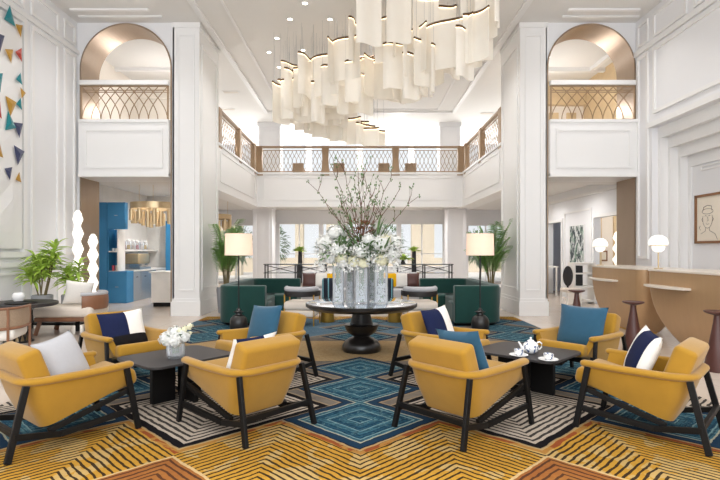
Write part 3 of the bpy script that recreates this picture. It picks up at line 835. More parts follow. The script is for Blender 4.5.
# glass bowl with white flowers on the left coffee table
gx, gy, gz = -1.655, 4.58, .40
t = thing('glass_bowl', 'clear glass bowl holding white flowers on the left coffee table', 'bowl', (gx, gy, gz))
MB().lathe([(.005, .0), (.065, .0), (.078, .03), (.082, .09), (.078, .13), (.074, .13), (.076, .09), (.07, .03), (.005, .012)], 24, cap=False).build('bowl', M['vase'], t, smooth=True)
t = thing('flower_bouquet', 'round bouquet of white hydrangea in the glass bowl on the coffee table', 'flowers', (gx, gy, gz + .03))
mb = MB()
for k in range(9): a = k * .7; mb.tube([(0.03 * math.cos(a), .03 * math.sin(a), 0), (.045 * math.cos(a + 1), .045 * math.sin(a + 1), .12)], .004, 5)
mb.build('stems', M['leaf3'], t)
mb = MB()
for c_, r_ in (((-.075, -.06, .135), .075), ((.02, -.09, .13), .07), ((-.02, .03, .17), .08), ((.085, .0, .15), .062), ((-.10, .04, .14), .06)): blossom(mb, c_, r_, rf, 110, .03)
mb.build('blossoms', M['petal'], t)
mb = MB()
for k in range(16): c_ = (rf.uniform(.02, .14), rf.uniform(.0, .10), rf.uniform(.17, .25)); mb.sphere(c_, .019, 6, 5); petals(mb, c_, .024, 8, .02, rf)
mb.build('buds', M['petalcream'], t)
mb = MB()
for k in range(46): a = rf.uniform(0, 6.28); leaf_blade(mb, (.05 * math.cos(a), .05 * math.sin(a), .13), (math.cos(a), math.sin(a), rf.uniform(.0, 1.4)), rf.uniform(.07, .13), .035)
mb.build('leaves', M['leaf3'], t)

t.scale = (.84, .84, .95); t.location.z += .012
# tea set on the right coffee table -----------------------------------------
def porcelain_print():
    m = bpy.data.materials.new('blue_print_porcelain'); g = G(m); b = g.nt.nodes['Principled BSDF']
    tc = g.nt.nodes.new('ShaderNodeTexCoord'); v = tc.outputs['Object']
    n = g.noise(v, 34, 2, 1.0); n2 = g.noise(v, 12, 1)
    f = g.m('MULTIPLY', g.m('GREATER_THAN', n, .53), g.m('GREATER_THAN', n2, .44))
    c = g.mix(f, (243, 242, 240), (58, 84, 132))
    g.nt.links.new(c, b.inputs['Base Color']); b.inputs['Roughness'].default_value = .18
    return m
M['print'] = porcelain_print()
tx, ty = 1.60, 4.78
t = thing('teapot', 'round white teapot with blue print on the right coffee table', 'teapot', (tx, ty, .40), .1)
t.scale = (.86, .86, .86)
MB().lathe([(.03, 0), (.045, .004), (.072, .03), (.085, .065), (.078, .10), (.055, .125), (.036, .134), (.034, .134), (.0, .13)], 24).build('body', M['print'], t, smooth=True)
MB().lathe([(.038, .134), (.03, .146), (.012, .152), (.007, .158), (.013, .168), (.009, .178), (0, .18)], 16).build('lid', M['china'], t, smooth=True)
MB().tube([(-.07, 0, .05), (-.10, 0, .065), (-.118, 0, .10), (-.138, 0, .13)], [.02, .016, .011, .009], 10).build('spout', M['china'], t, smooth=True)
MB().tube([(.07, 0, .115), (.10, 0, .125), (.125, 0, .105), (.125, 0, .07), (.10, 0, .045), (.076, 0, .045)], .008, 8).build('handle', M['china'], t, smooth=True)
def cup_set(x, y, lab, sl):
    s = tag(MB().lathe([(.0, .0), (.04, .0), (.045, .004), (.085, .014), (.084, .018), (.04, .009), (0, .008)], 24).build('saucer', M['china'], None, True, (x, y, .40)), sl, 'saucer', 'saucers on the tea table')
    t = thing('teacup', lab, 'cup', (x, y, .41), .4, 'teacups on the tea table')
    MB().lathe([(.0, .0), (.022, .0), (.036, .012), (.042, .052), (.039, .052), (.032, .014), (0, .008)], 20).build('body', M['print'], t, smooth=True)
    MB().tube([(.038, 0, .042), (.058, 0, .04), (.06, 0, .022), (.036, 0, .014)], .0045, 6).build('handle', M['china'], t, smooth=True)
cup_set(1.45, 4.66, 'white printed teacup left of the teapot', 'white saucer under the cup left of the teapot')
cup_set(1.65, 4.47, 'white printed teacup in front of the teapot near the table corner', 'white saucer under the cup near the front corner of the tea table')

# ================================================================== CENTRE TABLE
CX, CY = .02, 6.9
t = thing('round_table', 'large round dark pedestal table in the centre of the hall', 'table', (CX, CY, .012))
MB().lathe([(.0, .0), (.25, .0), (.263, .03), (.256, .08), (.228, .13), (.175, .168), (.115, .188), (.105, .20), (.13, .213), (.185, .25), (.222, .305), (.234, .350), (.226, .36), (.158, .362), (.15, .38), (.136, .44), (.12, .50), (.117, .548), (.0, .552)], 40).build('pedestal', M['gloss'], t, smooth=True, ang=35)
MB().lathe([(.0, .552), (.70, .575), (.75, .61), (.752, .645), (.745, .648), (0, .648)], 64).build('tabletop', M['gloss'], t, smooth=True, ang=35)
MB().lathe([(.0, .648), (.735, .648), (.742, .653), (.735, .656), (0, .656)], 64).build('table_surface', M['gun'], t, smooth=True, ang=35)
TZ = .012 + .656
# crystal vases and their flowers
vd = [(-.285, 6.66, .075, .50, 'leftmost tall crystal vase on the centre table'), (-.135, 6.95, .06, .52, 'slim crystal vase second from the left on the centre table'),
      (.02, 6.64, .085, .50, 'wide crystal vase in the middle of the centre table'), (.165, 6.96, .06, .56, 'tall crystal vase second from the right on the centre table'),
      (.275, 6.62, .09, .50, 'rightmost wide crystal vase on the centre table')]
for x, y, r, h, lab in vd:
    t = thing('crystal_vase', lab, 'vase', (x, y, TZ), 0, 'crystal vases on the centre table')
    MB().lathe([(.004, .0), (r * .9, .0), (r, .02), (r * .97, h * .5), (r, h), (r - .008, h), (r * .9, h * .5), (r - .01, .03), (.004, .02)], 24, cap=False).build('body', M['vase'], t, smooth=True)
    mb = MB(); rv = random.Random(int(x * 999))
    for k in range(150):
        a = rv.uniform(0, 6.28); q = r * .78 * math.sqrt(rv.random()); mb.sphere((q * math.cos(a), q * math.sin(a), .04 + rv.random() * h * .45), .013, 5, 4)
    o = mb.build('glass_pebbles', M['frost'], t); o['kind'] = 'stuff'
def bouquet(label, x, y, z0, heads, greens, cream=(), rnd=None, stemz=.0, spray=0):
    t = thing('flower_bouquet', label, 'flowers', (x, y, z0), 0, 'white flower bouquets on the centre table')
    mb = MB()
    for c_, r_ in heads: mb.tube([(c_[0] * .1, c_[1] * .1, .0), (c_[0] * .12, c_[1] * .12, stemz * .8), (c_[0] * .8, c_[1] * .8, c_[2] - r_ * .6)], .006, 5)
    for k in range(6): a = k * 1.05; mb.tube([(.025 * math.cos(a), .025 * math.sin(a), 0), (.03 * math.cos(a + .8), .03 * math.sin(a + .8), stemz)], .005, 5)
    mb.build('stems', M['leaf3'], t)
    mb = MB()
    for c_, r_ in heads: blossom(mb, c_, r_, rnd, int(90 + 700 * r_), .036)
    mb.build('blossoms', M['petal'], t)
    if cream:
        mb = MB()
        for c_, r_ in cream: blossom(mb, c_, r_, rnd, int(80 + 600 * r_), .03)
        mb.build('cream_blossoms', M['petalcream'], t)
    mb = MB()
    for k in range(greens):
        a = rnd.uniform(0, 6.28); e = rnd.uniform(-.1, 1.2); d = Vector((math.cos(a), math.sin(a), e)).normalized()
        q = rnd.uniform(.04, .3); p = Vector((0, 0, stemz + .12)) + d * q
        leaf_blade(mb, p, d, rnd.uniform(.09, .19), rnd.uniform(.02, .045), rnd.uniform(0, .5), seg=3)
    mb.build('leaves', M['leaf3'], t)
    if spray:
        mb = MB()
        for k in range(spray):
            a = rnd.uniform(0, 6.28); e = rnd.uniform(-.5, .8); d = Vector((math.cos(a), math.sin(a) * .7, e)).normalized()
            p = Vector((0, 0, stemz + .08)) + d * rnd.uniform(.18, .34)
            petals(mb, p, .022, 5, .032, rnd)
        mb.build('orchid_sprays', M['petal'], t)
    return t
bouquet('white bouquet spilling over the left edge of the leftmost crystal vase', -.285, 6.66, TZ + .03,
        [((-.02, -.10, .68), .115), ((-.18, -.04, .76), .11), ((-.10, -.06, .56), .08), ((.06, -.06, .50), .075), ((-.05, .05, .90), .10)], 100, [((.04, -.10, .56), .075)], random.Random(1), .46, 110)
bouquet('small white bouquet in the slim crystal vase second from the left', -.135, 6.95, TZ + .03,
        [((-.10, .0, .92), .11), ((.03, -.03, .74), .08), ((-.27, .05, .80), .09)], 80, [((-.28, .05, .62), .08)], random.Random(2), .48, 60)
bouquet('white and cream bouquet in the wide middle crystal vase', .02, 6.64, TZ + .03,
        [((-.01, -.10, .66), .11), ((.09, .0, .80), .085)], 80, [((-.10, -.05, .52), .085), ((.02, -.08, .50), .07)], random.Random(3), .46, 50)
bouquet('tall white bouquet in the slim crystal vase second from the right', .165, 6.96, TZ + .03,
        [((.06, .0, .95), .10), ((.19, .03, .84), .10), ((-.06, .0, .80), .07)], 80, [((.23, .0, .78), .10)], random.Random(4), .52, 60)
bouquet('white bouquet spilling over the right edge of the rightmost crystal vase', .275, 6.62, TZ + .03,
        [((.0, -.10, .74), .12), ((.14, -.06, .60), .09), ((.18, .04, .78), .09)], 100, [((.0, -.07, .54), .085), ((.05, -.03, .80), .07)], random.Random(5), .46, 120)
# bare budding branches
t = thing('branch_arrangement', 'tall bare budding branches rising from the middle of the white flowers', 'branches', (.03, 6.80, TZ + .003))
rb_ = random.Random(21); mb = MB(); tips = []
tg = [(-.72, .05, 1.62), (-.42, -.1, 1.80), (-.36, .1, 1.56), (-.25, .0, 1.88), (-.12, .1, 1.66), (-.08, -.1, 1.92), (.0, .05, 1.74), (.06, -.05, 1.86), (.14, .1, 1.72), (.24, -.1, 1.58), (.42, .05, 1.80), (.50, .0, 1.52),
      (.30, .1, 1.34), (-.3, -.05, 1.36), (.74, .0, 1.42), (-.16, .0, 1.45), (.1, .0, 1.5), (-.52, .1, 1.38)]
for i, (x, y, z) in enumerate(tg):
    P = [Vector((rb_.uniform(-.03, .03), rb_.uniform(-.03, .03), 0)), Vector((x * .06, y * .1, .5))]
    for k in range(1, 9):
        q = k / 8; P.append(Vector((x * (q ** 1.25) + rb_.uniform(-.028, .028), y * q + rb_.uniform(-.03, .03), .55 + (z - .55) * q)))
    mb.tube(P, [.007] * 2 + [.0065 - .0042 * k / 8 for k in range(8)], 5); tips.append(P)
    for s in range(3):
        k = rb_.randint(5, 8); p = P[k]; d = Vector((rb_.uniform(-.14, .14), rb_.uniform(-.1, .1), rb_.uniform(.1, .25)))
        mb.tube([p, p + d * .5 + Vector((.015, 0, 0)), p + d], [.004, .003, .002], 4); tips.append([p, p + d * .5, p + d])
mb.build('branches', M['twig'], t)
mb = MB()
for P in tips:
    for p in P[2:]:
        for k in range(3):
            c_ = p + Vector((rb_.uniform(-.02, .02), rb_.uniform(-.02, .02), rb_.uniform(-.03, .03))); mb.sphere(c_, .008, 5, 4, (1, 1, 1.6))
mb.build('bud_leaves', M['leaf3'], t)
mb = MB()
for k in range(150):
    a = rb_.uniform(0, 6.28); q = rb_.uniform(.0, .2); p = (q * math.cos(a), q * math.sin(a) * .6, rb_.uniform(.84, 1.08))
    leaf_blade(mb, p, (math.cos(a), math.sin(a), rb_.uniform(.3, 1.5)), rb_.uniform(.05, .12), .022, .2, seg=2)
mb.build('russet_leaves', mat('russet_leaf', (132, 84, 58), .6, var=.35, scale=12), t)
mb = MB()
for s, n in ((-1, 9), (1, 9)):
    for k in range(n):
        leaf_blade(mb, (s * rb_.uniform(.1, .28), rb_.uniform(-.1, .1), rb_.uniform(.78, .95)), (s * rb_.uniform(.1, .7), rb_.uniform(-.3, .3), 1), rb_.uniform(.2, .34), .04, .15)
mb.build('sword_leaves', M['leaf3'], t)

# ================================================================== FLOOR LAMPS
def floor_lamp(label, x, y):
    t = thing('floor_lamp', label, 'floor lamp', (x, y, .012 if y < 10.5 else 0), 0, 'floor lamps with linen shades')
    MB().lathe([(.0, .0), (.12, .0), (.14, .015), (.15, .06), (.148, .16), (.13, .22), (.09, .26), (.055, .275), (.05, .30), (.085, .315), (.09, .325), (.045, .34), (.03, .37), (.012, .39), (0, .39)], 28).build('base', M['gloss'], t, smooth=True, ang=45)
    MB().cyl((0, 0, .38), (0, 0, 1.60), .012, n=10).build('pole', M['blackmetal'], t, smooth=True)
    MB().lathe([(.232, 1.275), (.222, 1.64), (.219, 1.64), (.229, 1.275), (.232, 1.275)], 36, cap=False).build('lamp_shade', M['shade'], t, smooth=True, ang=60)
    mb = MB()
    for a in range(3): mb.tube([(0, 0, 1.60), (.22 * math.cos(a * 2.094), .22 * math.sin(a * 2.094), 1.60)], .004, 5)
    mb.build('shade_ring', M['blackmetal'], t)
    b = MB().sphere((0, 0, 1.47), .04).build('bulb', M['lampglow'], t, smooth=True)
    L = bpy.data.lights.new('lamp_light', 'POINT'); L.energy = 6.5; L.color = (1, .87, .74); L.shadow_soft_size = .06
    lo = bpy.data.objects.new('lamp_light', L); COL.objects.link(lo); lo.location = (x, y, 1.39)
    return t
floor_lamp('floor lamp with black urn base and linen drum shade beside the left green sofa', -2.05, 8.62)
floor_lamp('floor lamp with black urn base and linen drum shade beside the right green sofa', 2.03, 8.62)

# ================================================================== GREEN SOFAS
def booth_sofa(label, s):
    """C-shaped sofa that opens toward the middle of the hall"""
    t = thing('curved_sofa', label, 'sofa', (s * 2.0, 10.35, .012), 0, 'emerald velvet booth sofas')
    X = lambda v: s * (v - 2.0)
    def wall_path(o):      # outer line from near inner end round to the far inner end
        r = .35; xo, yn, yf = 2.58 - o, 9.12 + o, 11.75 - o
        P = [(1.70, yn), (2.0, yn)]
        for k in range(7): a = -PI / 2 + PI / 2 * k / 6; P.append((xo - (r - o) + (r - o) * math.cos(a), yn + (r - o) + (r - o) * math.sin(a)))
        for k in range(7): a = PI / 2 * k / 6; P.append((xo - (r - o) + (r - o) * math.cos(a), yf - (r - o) + (r - o) * math.sin(a)))
        P += [(1.8, yf), (1.36, yf)]
        return P
    A, B = wall_path(0), wall_path(.2)
    mb = MB(); n = len(A)
    def ring(P, z): return [mb.v((X(x), y - 10.35, z)) for x, y in P]
    a0, a1, b0, b1 = ring(A, .05), ring(A, .725), ring(B, .05), ring(B, .725)
    for i in range(n - 1):
        for p, q in ((a0, a1), (b1, b0), (a1, b1), (b0, a0)): mb.face((p[i], p[i + 1], q[i + 1], q[i]))
    mb.face((a0[0], a1[0], b1[0], b0[0])); mb.face((a0[-1], b0[-1], b1[-1], a1[-1]))
    mb.build('backrest', M['green'], t, smooth=True, ang=50, bevel=.025)
    C = wall_path(.74); C[0] = (1.70, C[0][1]); C[-1] = (1.36, C[-1][1])
    mb = MB(); B2 = wall_path(.205)
    a0, a1, b0, b1 = ring(B2, .05), ring(B2, .40), ring(C, .05), ring(C, .40)
    for i in range(n - 1):
        for p, q in ((a0, a1), (b1, b0), (a1, b1), (b0, a0)): mb.face((p[i], p[i + 1], q[i + 1], q[i]))
    mb.face((a0[0], a1[0], b1[0], b0[0])); mb.face((a0[-1], b0[-1], b1[-1], a1[-1]))
    mb.build('seat', M['green'], t, smooth=True, ang=50, bevel=.03)
    P = wall_path(.12); mb = MB()
    mb.tube([(X(x), y - 10.35, .025) for x, y in P], .06, 6, ry=.025); mb.build('plinth', M['black'], t)
booth_sofa('emerald velvet booth sofa on the left beside the lamp', -1)
booth_sofa('emerald velvet booth sofa on the right beside the lamp', 1)
# ================================================================== SMALL SEATS AND SOFA BEHIND
def tub_chair(label, loc, rz, group=None):
    t = thing('tub_chair', label, 'chair', loc, rz, group)
    MB().rbox((0, .02, .36), (.56, .52, .16), .06, 4, puff=.15).build('seat', M['cream'], t, smooth=True, ang=60)
    MB().rbox((0, .02, .22), (.54, .50, .12), .03, 3).build('seat_base', M['cream'], t, smooth=True, ang=60)
    P = [(.31 * math.cos(a), -.02 + .29 * math.sin(a), .575) for a in [math.radians(200 + 140 * k / 14 - 0) for k in range(15)]]
    P = [(.31, .16, .575)] + [(.31 * math.cos(a), .0 + .28 * math.sin(a), .575) for a in [-PI * k / 14 for k in range(15)]] + [(-.31, .16, .575)]
    MB().tube(P, .012, 6, ry=.055).build('back_band', M['leather'], t, smooth=True)
    Q = [(x * .9, y * .9, .66) for x, y, z in P[1:-1]]
    MB().tube(Q, .045, 10, ry=.05).build('backrest', M['greyfab'], t, smooth=True)
    for x, y in ((.29, .22), (-.29, .22), (.27, -.18), (-.27, -.18)):
        MB().bar((x, y, 0), (x, y, .56), .02, .02).build('leg', M['gold'], t)
    MB().bar((-.28, -.18, .16), (.28, -.18, .16), .016, .016).build('stretcher', M['gold'], t)
    return t
tub_chair('low cream chair with black back band at the open end of the left green sofa', (-1.07, 9.35, .012), yaw(.15, 1), 'low cream chairs by the green sofas')
tub_chair('low cream chair with black back band at the open end of the right green sofa', (1.10, 9.35, .012), yaw(-.15, 1), 'low cream chairs by the green sofas')
def drum(label, x, y):
    t = thing('side_table', label, 'side table', (x, y, .012), 0, 'gold drum side tables')
    MB().lathe([(.0, 0), (.13, 0), (.135, .02), (.12, .2), (.135, .41), (.13, .43), (0, .43)], 24).build('drum', M['gold'], t, smooth=True)
    MB().lathe([(0, .43), (.16, .43), (.162, .44), (.16, .45), (0, .45)], 24).build('tabletop', M['glassdark'], t, smooth=True)
drum('small gold drum side table left of the centre table', -.62, 9.72)
drum('small gold drum side table right of the centre table', .66, 9.72)
# long pale banquette sofa further back
t = thing('long_sofa', 'long pale grey sofa far behind the flower vases', 'sofa', (.0, 12.9, 0))
MB().rbox((0, 0, .25), (3.0, .9, .34), .05, 3).build('seat', M['greyfab'], t, smooth=True, ang=60)
MB().rbox((0, .36, .52), (3.0, .22, .58), .06, 3).build('backrest', M['greyfab'], t, smooth=True, ang=60)
for x in (-1.3, 0, 1.3): MB().bx(x - .03, x + .03, -.35, .35, 0, .08).build('leg', M['black'], t)
I4 = Matrix.Identity(4)
for x, c_, m_, lab in ((-1.28, 'dark plum', M['darkwood'], 'left'), (-.98, 'white', M['white'], 'left'), (-.70, 'lemon yellow', M['yelfab'], 'left'),
                    (1.33, 'dark plum', M['darkwood'], 'right'), (1.62 - .55, 'white', M['white'], 'right'), (.78, 'lemon yellow', M['yelfab'], 'right')):
    cushion('%s cushion on the long pale sofa, %s of the vases' % (c_, lab), [m_], plain, .38, .38, .12, I4, (x, 12.9 + .10, .62), -14 + 0, 0)
def stripe_material():
    m = bpy.data.materials.new('navy_stripe_fabric'); g = G(m); b = g.nt.nodes['Principled BSDF']
    tc = g.nt.nodes.new('ShaderNodeTexCoord'); sp = g.nt.nodes.new('ShaderNodeSeparateXYZ'); g.nt.links.new(tc.outputs['Object'], sp.inputs[0])
    f = g.lt(g.m('MODULO', g.m('ADD', sp.outputs[0], 5.0), .12), .025)
    g.nt.links.new(g.mix(f, (18, 26, 44), (120, 176, 190)), b.inputs['Base Color']); b.inputs['Roughness'].default_value = .8
    return m
ms = stripe_material()
def stripe_chair(label, x, y):
    t = thing('occasional_chair', label, 'chair', (x, y, 0), 0, 'dark striped chairs behind the vases')
    MB().rbox((0, -.02, .73 - .27), (.42, .14, .62), .05, 3, Matrix.Rotation(math.radians(8), 3, 'X')).build('backrest', ms, t, smooth=True, ang=60)
    MB().rbox((0, .24, .36), (.44, .46, .14), .05, 3).build('seat', ms, t, smooth=True, ang=60)
    for a, b in ((.18, .0), (-.18, .0), (.18, .42), (-.18, .42)): MB().bx(a - .018, a + .018, b - .018, b + .018, 0, .3).build('leg', M['black'], t)
stripe_chair('dark navy chair with pale stripes behind the left vases', -.62, 11.2)
stripe_chair('dark navy chair with pale stripes behind the right vases', .52, 11.2)

# glass console tables with dark crossed frames in front of the windows
def console(label, x0, x1, y):
    t = thing('console_table', label, 'console table', ((x0 + x1) / 2, y, 0), 0, 'glass console tables'); h = (x1 - x0) / 2
    MB().bx(-h, h, -.3, .3, .90, .93).build('tabletop', M['glassdark'], t)
    MB().bx(-h, h, -.3, .3, .62, .64).build('shelf', M['glassdark'], t)
    mb = MB()
    for x in (-h + .05, 0, h - .05):
        for q in (-.27, .27): mb.bx(x - .02, x + .02, q - .02, q + .02, 0, .9)
    mb.build('frame', M['blackmetal'], t)
    for a, b in ((-h + .05, 0), (0, h - .05)):
        mb = MB(); mb.bar((a, -.27, .65), (b, -.27, .89), .014, .018); mb.bar((a, -.27, .89), (b, -.27, .65), .02, .025); mb.build('crossbar', M['blackmetal'], t)
    return t
console('glass console table with crossed dark frame left of the vases', -3.2, -1.1, 17.2)
console('glass console table with crossed dark frame right of the vases', 1.2, 3.1, 17.2)
# vases with leaves on the window sills
def sill_vase(label, x, y, z, hh=.55, r=.07):
    t = thing('tall_vase', label, 'vase', (x, y, z), 0, 'dark vases with greenery by the windows')
    MB().lathe([(0, 0), (r, 0), (r * 1.05, hh * .5), (r * .8, hh), (r * .7, hh), (0, hh * .9)], 18).build('body', M['blackmetal'], t, smooth=True)
    mb = MB(); q = random.Random(int(x * 77))
    for k in range(50): a = q.uniform(0, 6.28); leaf_blade(mb, (0, 0, hh - .03), (math.cos(a), math.sin(a), q.uniform(.3, 2)), q.uniform(.25, .5), .09, .35, seg=3)
    mb.build('leaves', M['leaf'], t)
sill_vase('dark tall vase with green sprig at the left window', -2.55, YW - .18, .0, 1.35, .10)
sill_vase('dark tall vase with green sprig at the right window', 2.30, YW - .18, .0, 1.35, .10)
sill_vase('small dark pot with low greenery on the right console table', 1.45, 17.2, .93, .12, .09)
sill_vase('dark tall vase with green sprig left of the flower arrangement', -.62, YW - .18, .0, 1.2, .10)

# ================================================================== CHANDELIER
t = thing('chandelier', 'huge swirling chandelier of hanging curved parchment sheets with lit brass edges', 'chandelier', (.15, 10.5, ZC))
rc = random.Random(5)
def sheet(i, x, y, zb, h, w, ang, s_amp):
    n = 8; P = []
    ca, sa = math.cos(ang), math.sin(ang)
    for k in range(n + 1):
        q = -.5 + k / n; off = s_amp * (math.sin(q * 2 * PI * .75) if i % 3 else math.cos(q * PI) - .6)
        P.append((x + w * q * ca - off * sa - .15, y + w * q * sa + off * ca - 10.5))
    z0 = zb - ZC; z1 = z0 + h; th = .006
    mb = MB(); rows = []
    for k, (px, py) in enumerate(P):
        a = P[max(0, k - 1)]; b = P[min(n, k + 1)]; d = Vector((b[0] - a[0], b[1] - a[1], 0)).normalized(); nn = Vector((-d.y, d.x, 0)) * th
        rows.append([mb.v((px + nn.x, py + nn.y, z0)), mb.v((px + nn.x, py + nn.y, z1)), mb.v((px - nn.x, py - nn.y, z1)), mb.v((px - nn.x, py - nn.y, z0))])
    for A, B in zip(rows, rows[1:]):
        for k in range(4): mb.face((A[k], A[(k + 1) % 4], B[(k + 1) % 4], B[k]))
    mb.face(rows[0]); mb.face(rows[-1][::-1])
    p = mb.build('hanging_sheet', M['panel'], t, smooth=True, ang=40)
    MB().tube([(a, b, z1 + .012) for a, b in P], .024, 4, ry=.026).build('top_bar', M['bar'], p)
    MB().tube([(a, b, z1 - .016) for a, b in P], .013, 4, ry=.010).build('light_strip', M['led'], p)
    for k in (1, n - 1): MB().tube([(P[k][0], P[k][1], z1 + .02), (P[k][0], P[k][1], -.001)], .0022, 4, cap=False).build('cable', M['steel'], p)
idx = 0
def put(px, yt, Y, w, ang, h=.85, amp=.09):
    """one sheet from its bearing, the height of its top edge and its distance"""
    global idx
    zt = min(H + (251 - yt) * Y / F, ZC - .10)
    sheet(idx, (px - 360) * Y / F, Y, zt - h, h, w * 1.12, math.radians(ang), amp); idx += 1
def dist(px): return 11.3 - (px - 280) * .0145 if px < 370 else 10.0 - (px - 370) * .0105
front = [(280, 85, 45, .42), (287, 80, -52, .28), (292, 72, 45, .46), (300, 67, -52, .32), (307, 57, 45, .52), (325, 55, -48, .66), (335, 42, 48, .46), (346, 38, -48, .62), (354, 21, 40, .34),
         (387, 16, -48, .5), (396, 44, -20, .42), (406, 34, 52, .34), (416, 28, -48, .52), (411, 54, -12, .26), (448, 21, -46, .86), (477, 12, -40, .44), (432, 48, 58, .3), (465, 30, 20, .4), (424, 40, 10, .36)]
for px, yt, a, w_ in front: put(px, yt, dist(px), w_, a)
for px, yt, Y, w_, a in ((318, 92, 11.6, .5, 30), (332, 88, 11.7, .5, -30), (346, 84, 11.6, .5, 35), (304, 92, 11.8, .46, -35), (290, 90, 11.8, .4, 35), (356, 80, 11.4, .44, -40), (282, 88, 11.9, .34, -20),
                       (380, 66, 11.0, .5, -20), (394, 68, 11.0, .5, 30), (408, 66, 10.8, .5, -30), (420, 60, 10.6, .46, 30), (434, 50, 10.2, .46, -40), (452, 40, 10.0, .5, 35), (468, 30, 9.8, .46, -30), (482, 20, 9.4, .4, 30)):
    put(px, yt, Y, w_, a, .72)
for px, Y, zt, h, w_, a in ((369, 9.0, 5.95, .95, .46, 6), (399, 9.3, 6.05, .9, .44, -10), (425, 9.5, 6.05, .95, .5, 12), (445, 9.7, 6.0, .85, .4, -30), (470, 9.2, 6.05, .95, .46, 20), (487, 8.9, 5.85, .8, .4, -35), (497, 8.6, 5.9, .72, .3, 40), (484, 9.3, 5.6, .5, .2, 10)):
    sheet(idx, (px - 360) * Y / F, Y, zt - h, h, w_, math.radians(a), .08); idx += 1
for px, yt, Y, w_, a in ((296, 84, 11.5, .4, 30), (310, 80, 11.5, .5, -35), (322, 74, 11.4, .5, 40), (336, 70, 11.4, .5, -40), (349, 64, 11.2, .5, 35), (361, 58, 11.0, .5, -30), (373, 58, 10.8, .5, 40), (386, 60, 10.7, .46, -35), (399, 62, 10.6, .42, 40), (412, 62, 10.4, .4, -40),
                       (366, 76, 10.9, .3, 10), (353, 61, 10.3, .3, -50), (341, 75, 10.8, .28, 40), (330, 66, 10.6, .3, -30), (318, 84, 10.9, .3, 20)):
    put(px, yt, Y, w_, a, .82)
for k in range(11):     # the long low curtain at the back
    px = 285 + 8.6 * k; yb = 251 - (251 - (118, 124, 130, 134, 137, 139, 141, 142, 144, 145, 146)[k]); Y = 12.4
    hgt = (.95, .95, .95, .95, .95, .95, .9, .8, .62, .5, .42)[k]
    put(px, yb - hgt * F / Y, Y, .36, 30 if k % 2 else -30, hgt, .05)
    if k < 7: put(px + 4, yb - 14 - hgt * F / 12.0, 12.0, .4, -35 if k % 2 else 30, hgt, .06)
for px, Y, yt, h in ((362, 12.9, 122, .5), (369, 12.9, 126, .42), (379, 12.9, 131, .36)): put(px, yt, Y, .32, 15, h, .04)
print('sheets', idx)

# ================================================================== PLANTS
def clampx(o, lo, hi):
    for v in o.data.vertices: v.co.x = min(max(v.co.x, lo), hi)
def palm(label, x, y, height, s):
    t = thing('potted_palm', label, 'plant', (x, y, 0), 0, 'tall palms beside the piers')
    MB().lathe([(0, 0), (.17, 0), (.21, .5), (.20, .56), (.18, .56), (.17, .5), (0, .48)], 24).build('pot', M['pot'], t, smooth=True)
    q = random.Random(int(100 * x)); st = MB(); lf = MB()
    for k in range(24):
        a = q.uniform(0, 6.28); L = q.uniform(.50, 1.0) * (height - .5); lean = q.uniform(.12, .5)
        P = []
        for j in range(9):
            f_ = j / 8; P.append(Vector((math.cos(a) * (.05 + lean * f_ ** 2.2), math.sin(a) * (.05 + lean * f_ ** 2.2), .5 + L * (f_ * 1.12 - .16 * f_ ** 4))))
        st.tube(P, [.010 - .0008 * j for j in range(9)], 5)
        for j in range(12, 31):
            f_ = j / 31; i0 = min(7, int(f_ * 8)); p = P[i0].lerp(P[i0 + 1], f_ * 8 - i0)
            d = (P[i0 + 1] - P[i0]).normalized(); side = d.cross(Vector((math.sin(a), -math.cos(a), .2))).normalized()
            side = Vector((-math.sin(a), math.cos(a), .15))
            for sg in (1, -1): leaf_blade(lf, p, (d * .55 + Vector((side.x * sg, side.y * sg, .1))), .27 * (1.1 - .9 * abs(f_ - .62)), .036, .42, seg=3)
    o2 = st.build('stems', M['stem'], t)
    o = lf.build('leaves', M['leaf2'], t)
    lo, hi = (-3.30 - x, 9) if s < 0 else (-9, 3.28 - x)
    clampx(o, lo, hi); clampx(o2, lo + .01, hi - .01)
    return t
palm('tall green palm in a grey pot between the left pier and the left lamp', -2.98, 11.35, 2.2, -1)
palm('tall green palm in a grey pot between the right pier and the right lamp', 2.92, 11.35, 2.2, 1)
def dracaena(label, x, y, z, canes, spread, lenl, nleaf, seed):
    t = thing('potted_plant', label, 'plant', (x, y, z), 0, 'potted plants by the left wall')
    MB().lathe([(0, 0), (.135, 0), (.16, .05), (.165, .24), (.15, .25), (.14, .22), (0, .21)], 24).build('pot', M['pot'], t, smooth=True)
    q = random.Random(seed); st = MB(); lf = MB()
    for k, h in enumerate(canes):
        a = k * 2.4; bx_, by_ = .05 * math.cos(a), .05 * math.sin(a); ex, ey = spread * math.cos(a + .3), spread * .8 * math.sin(a + .3)
        st.tube([(bx_, by_, .2), ((bx_ + ex) / 2 + .02, (by_ + ey) / 2, .2 + h * .5), (ex, ey, .2 + h)], .012, 6)
        for j in range(nleaf):
            b = q.uniform(0, 6.28); f_ = q.uniform(.62, 1.02); e = q.uniform(-.15, 1.3)
            leaf_blade(lf, (ex * f_, ey * f_, .2 + h * f_), (math.cos(b), math.sin(b), e), lenl * q.uniform(.7, 1.1), .052, .34)
    st.build('canes', M['stem'], t); o = lf.build('leaves', M['leaf'], t); clampx(o, XL + .02 - x, 9)
dracaena('larger leafy potted plant with several canes by the left wall', -5.45, 8.75, .36, (.88, .72, .55, .62, .42, .78), .20, .32, 54, 3)
dracaena('smaller leafy potted plant beside the larger one by the left wall', -5.0, 8.85, .36, (.58, .42, .30), .12, .29, 46, 9)
t = thing('plant_bench', 'low dark bench under the two grey plant pots by the left wall', 'bench', (-5.25, 8.8, 0))
MB().bx(-.58, .52, -.2, .2, .29, .36).build('top', M['black'], t, bevel=.006)
MB().bx(-.55, .49, -.17, .17, .10, .14).build('shelf', M['black'], t)
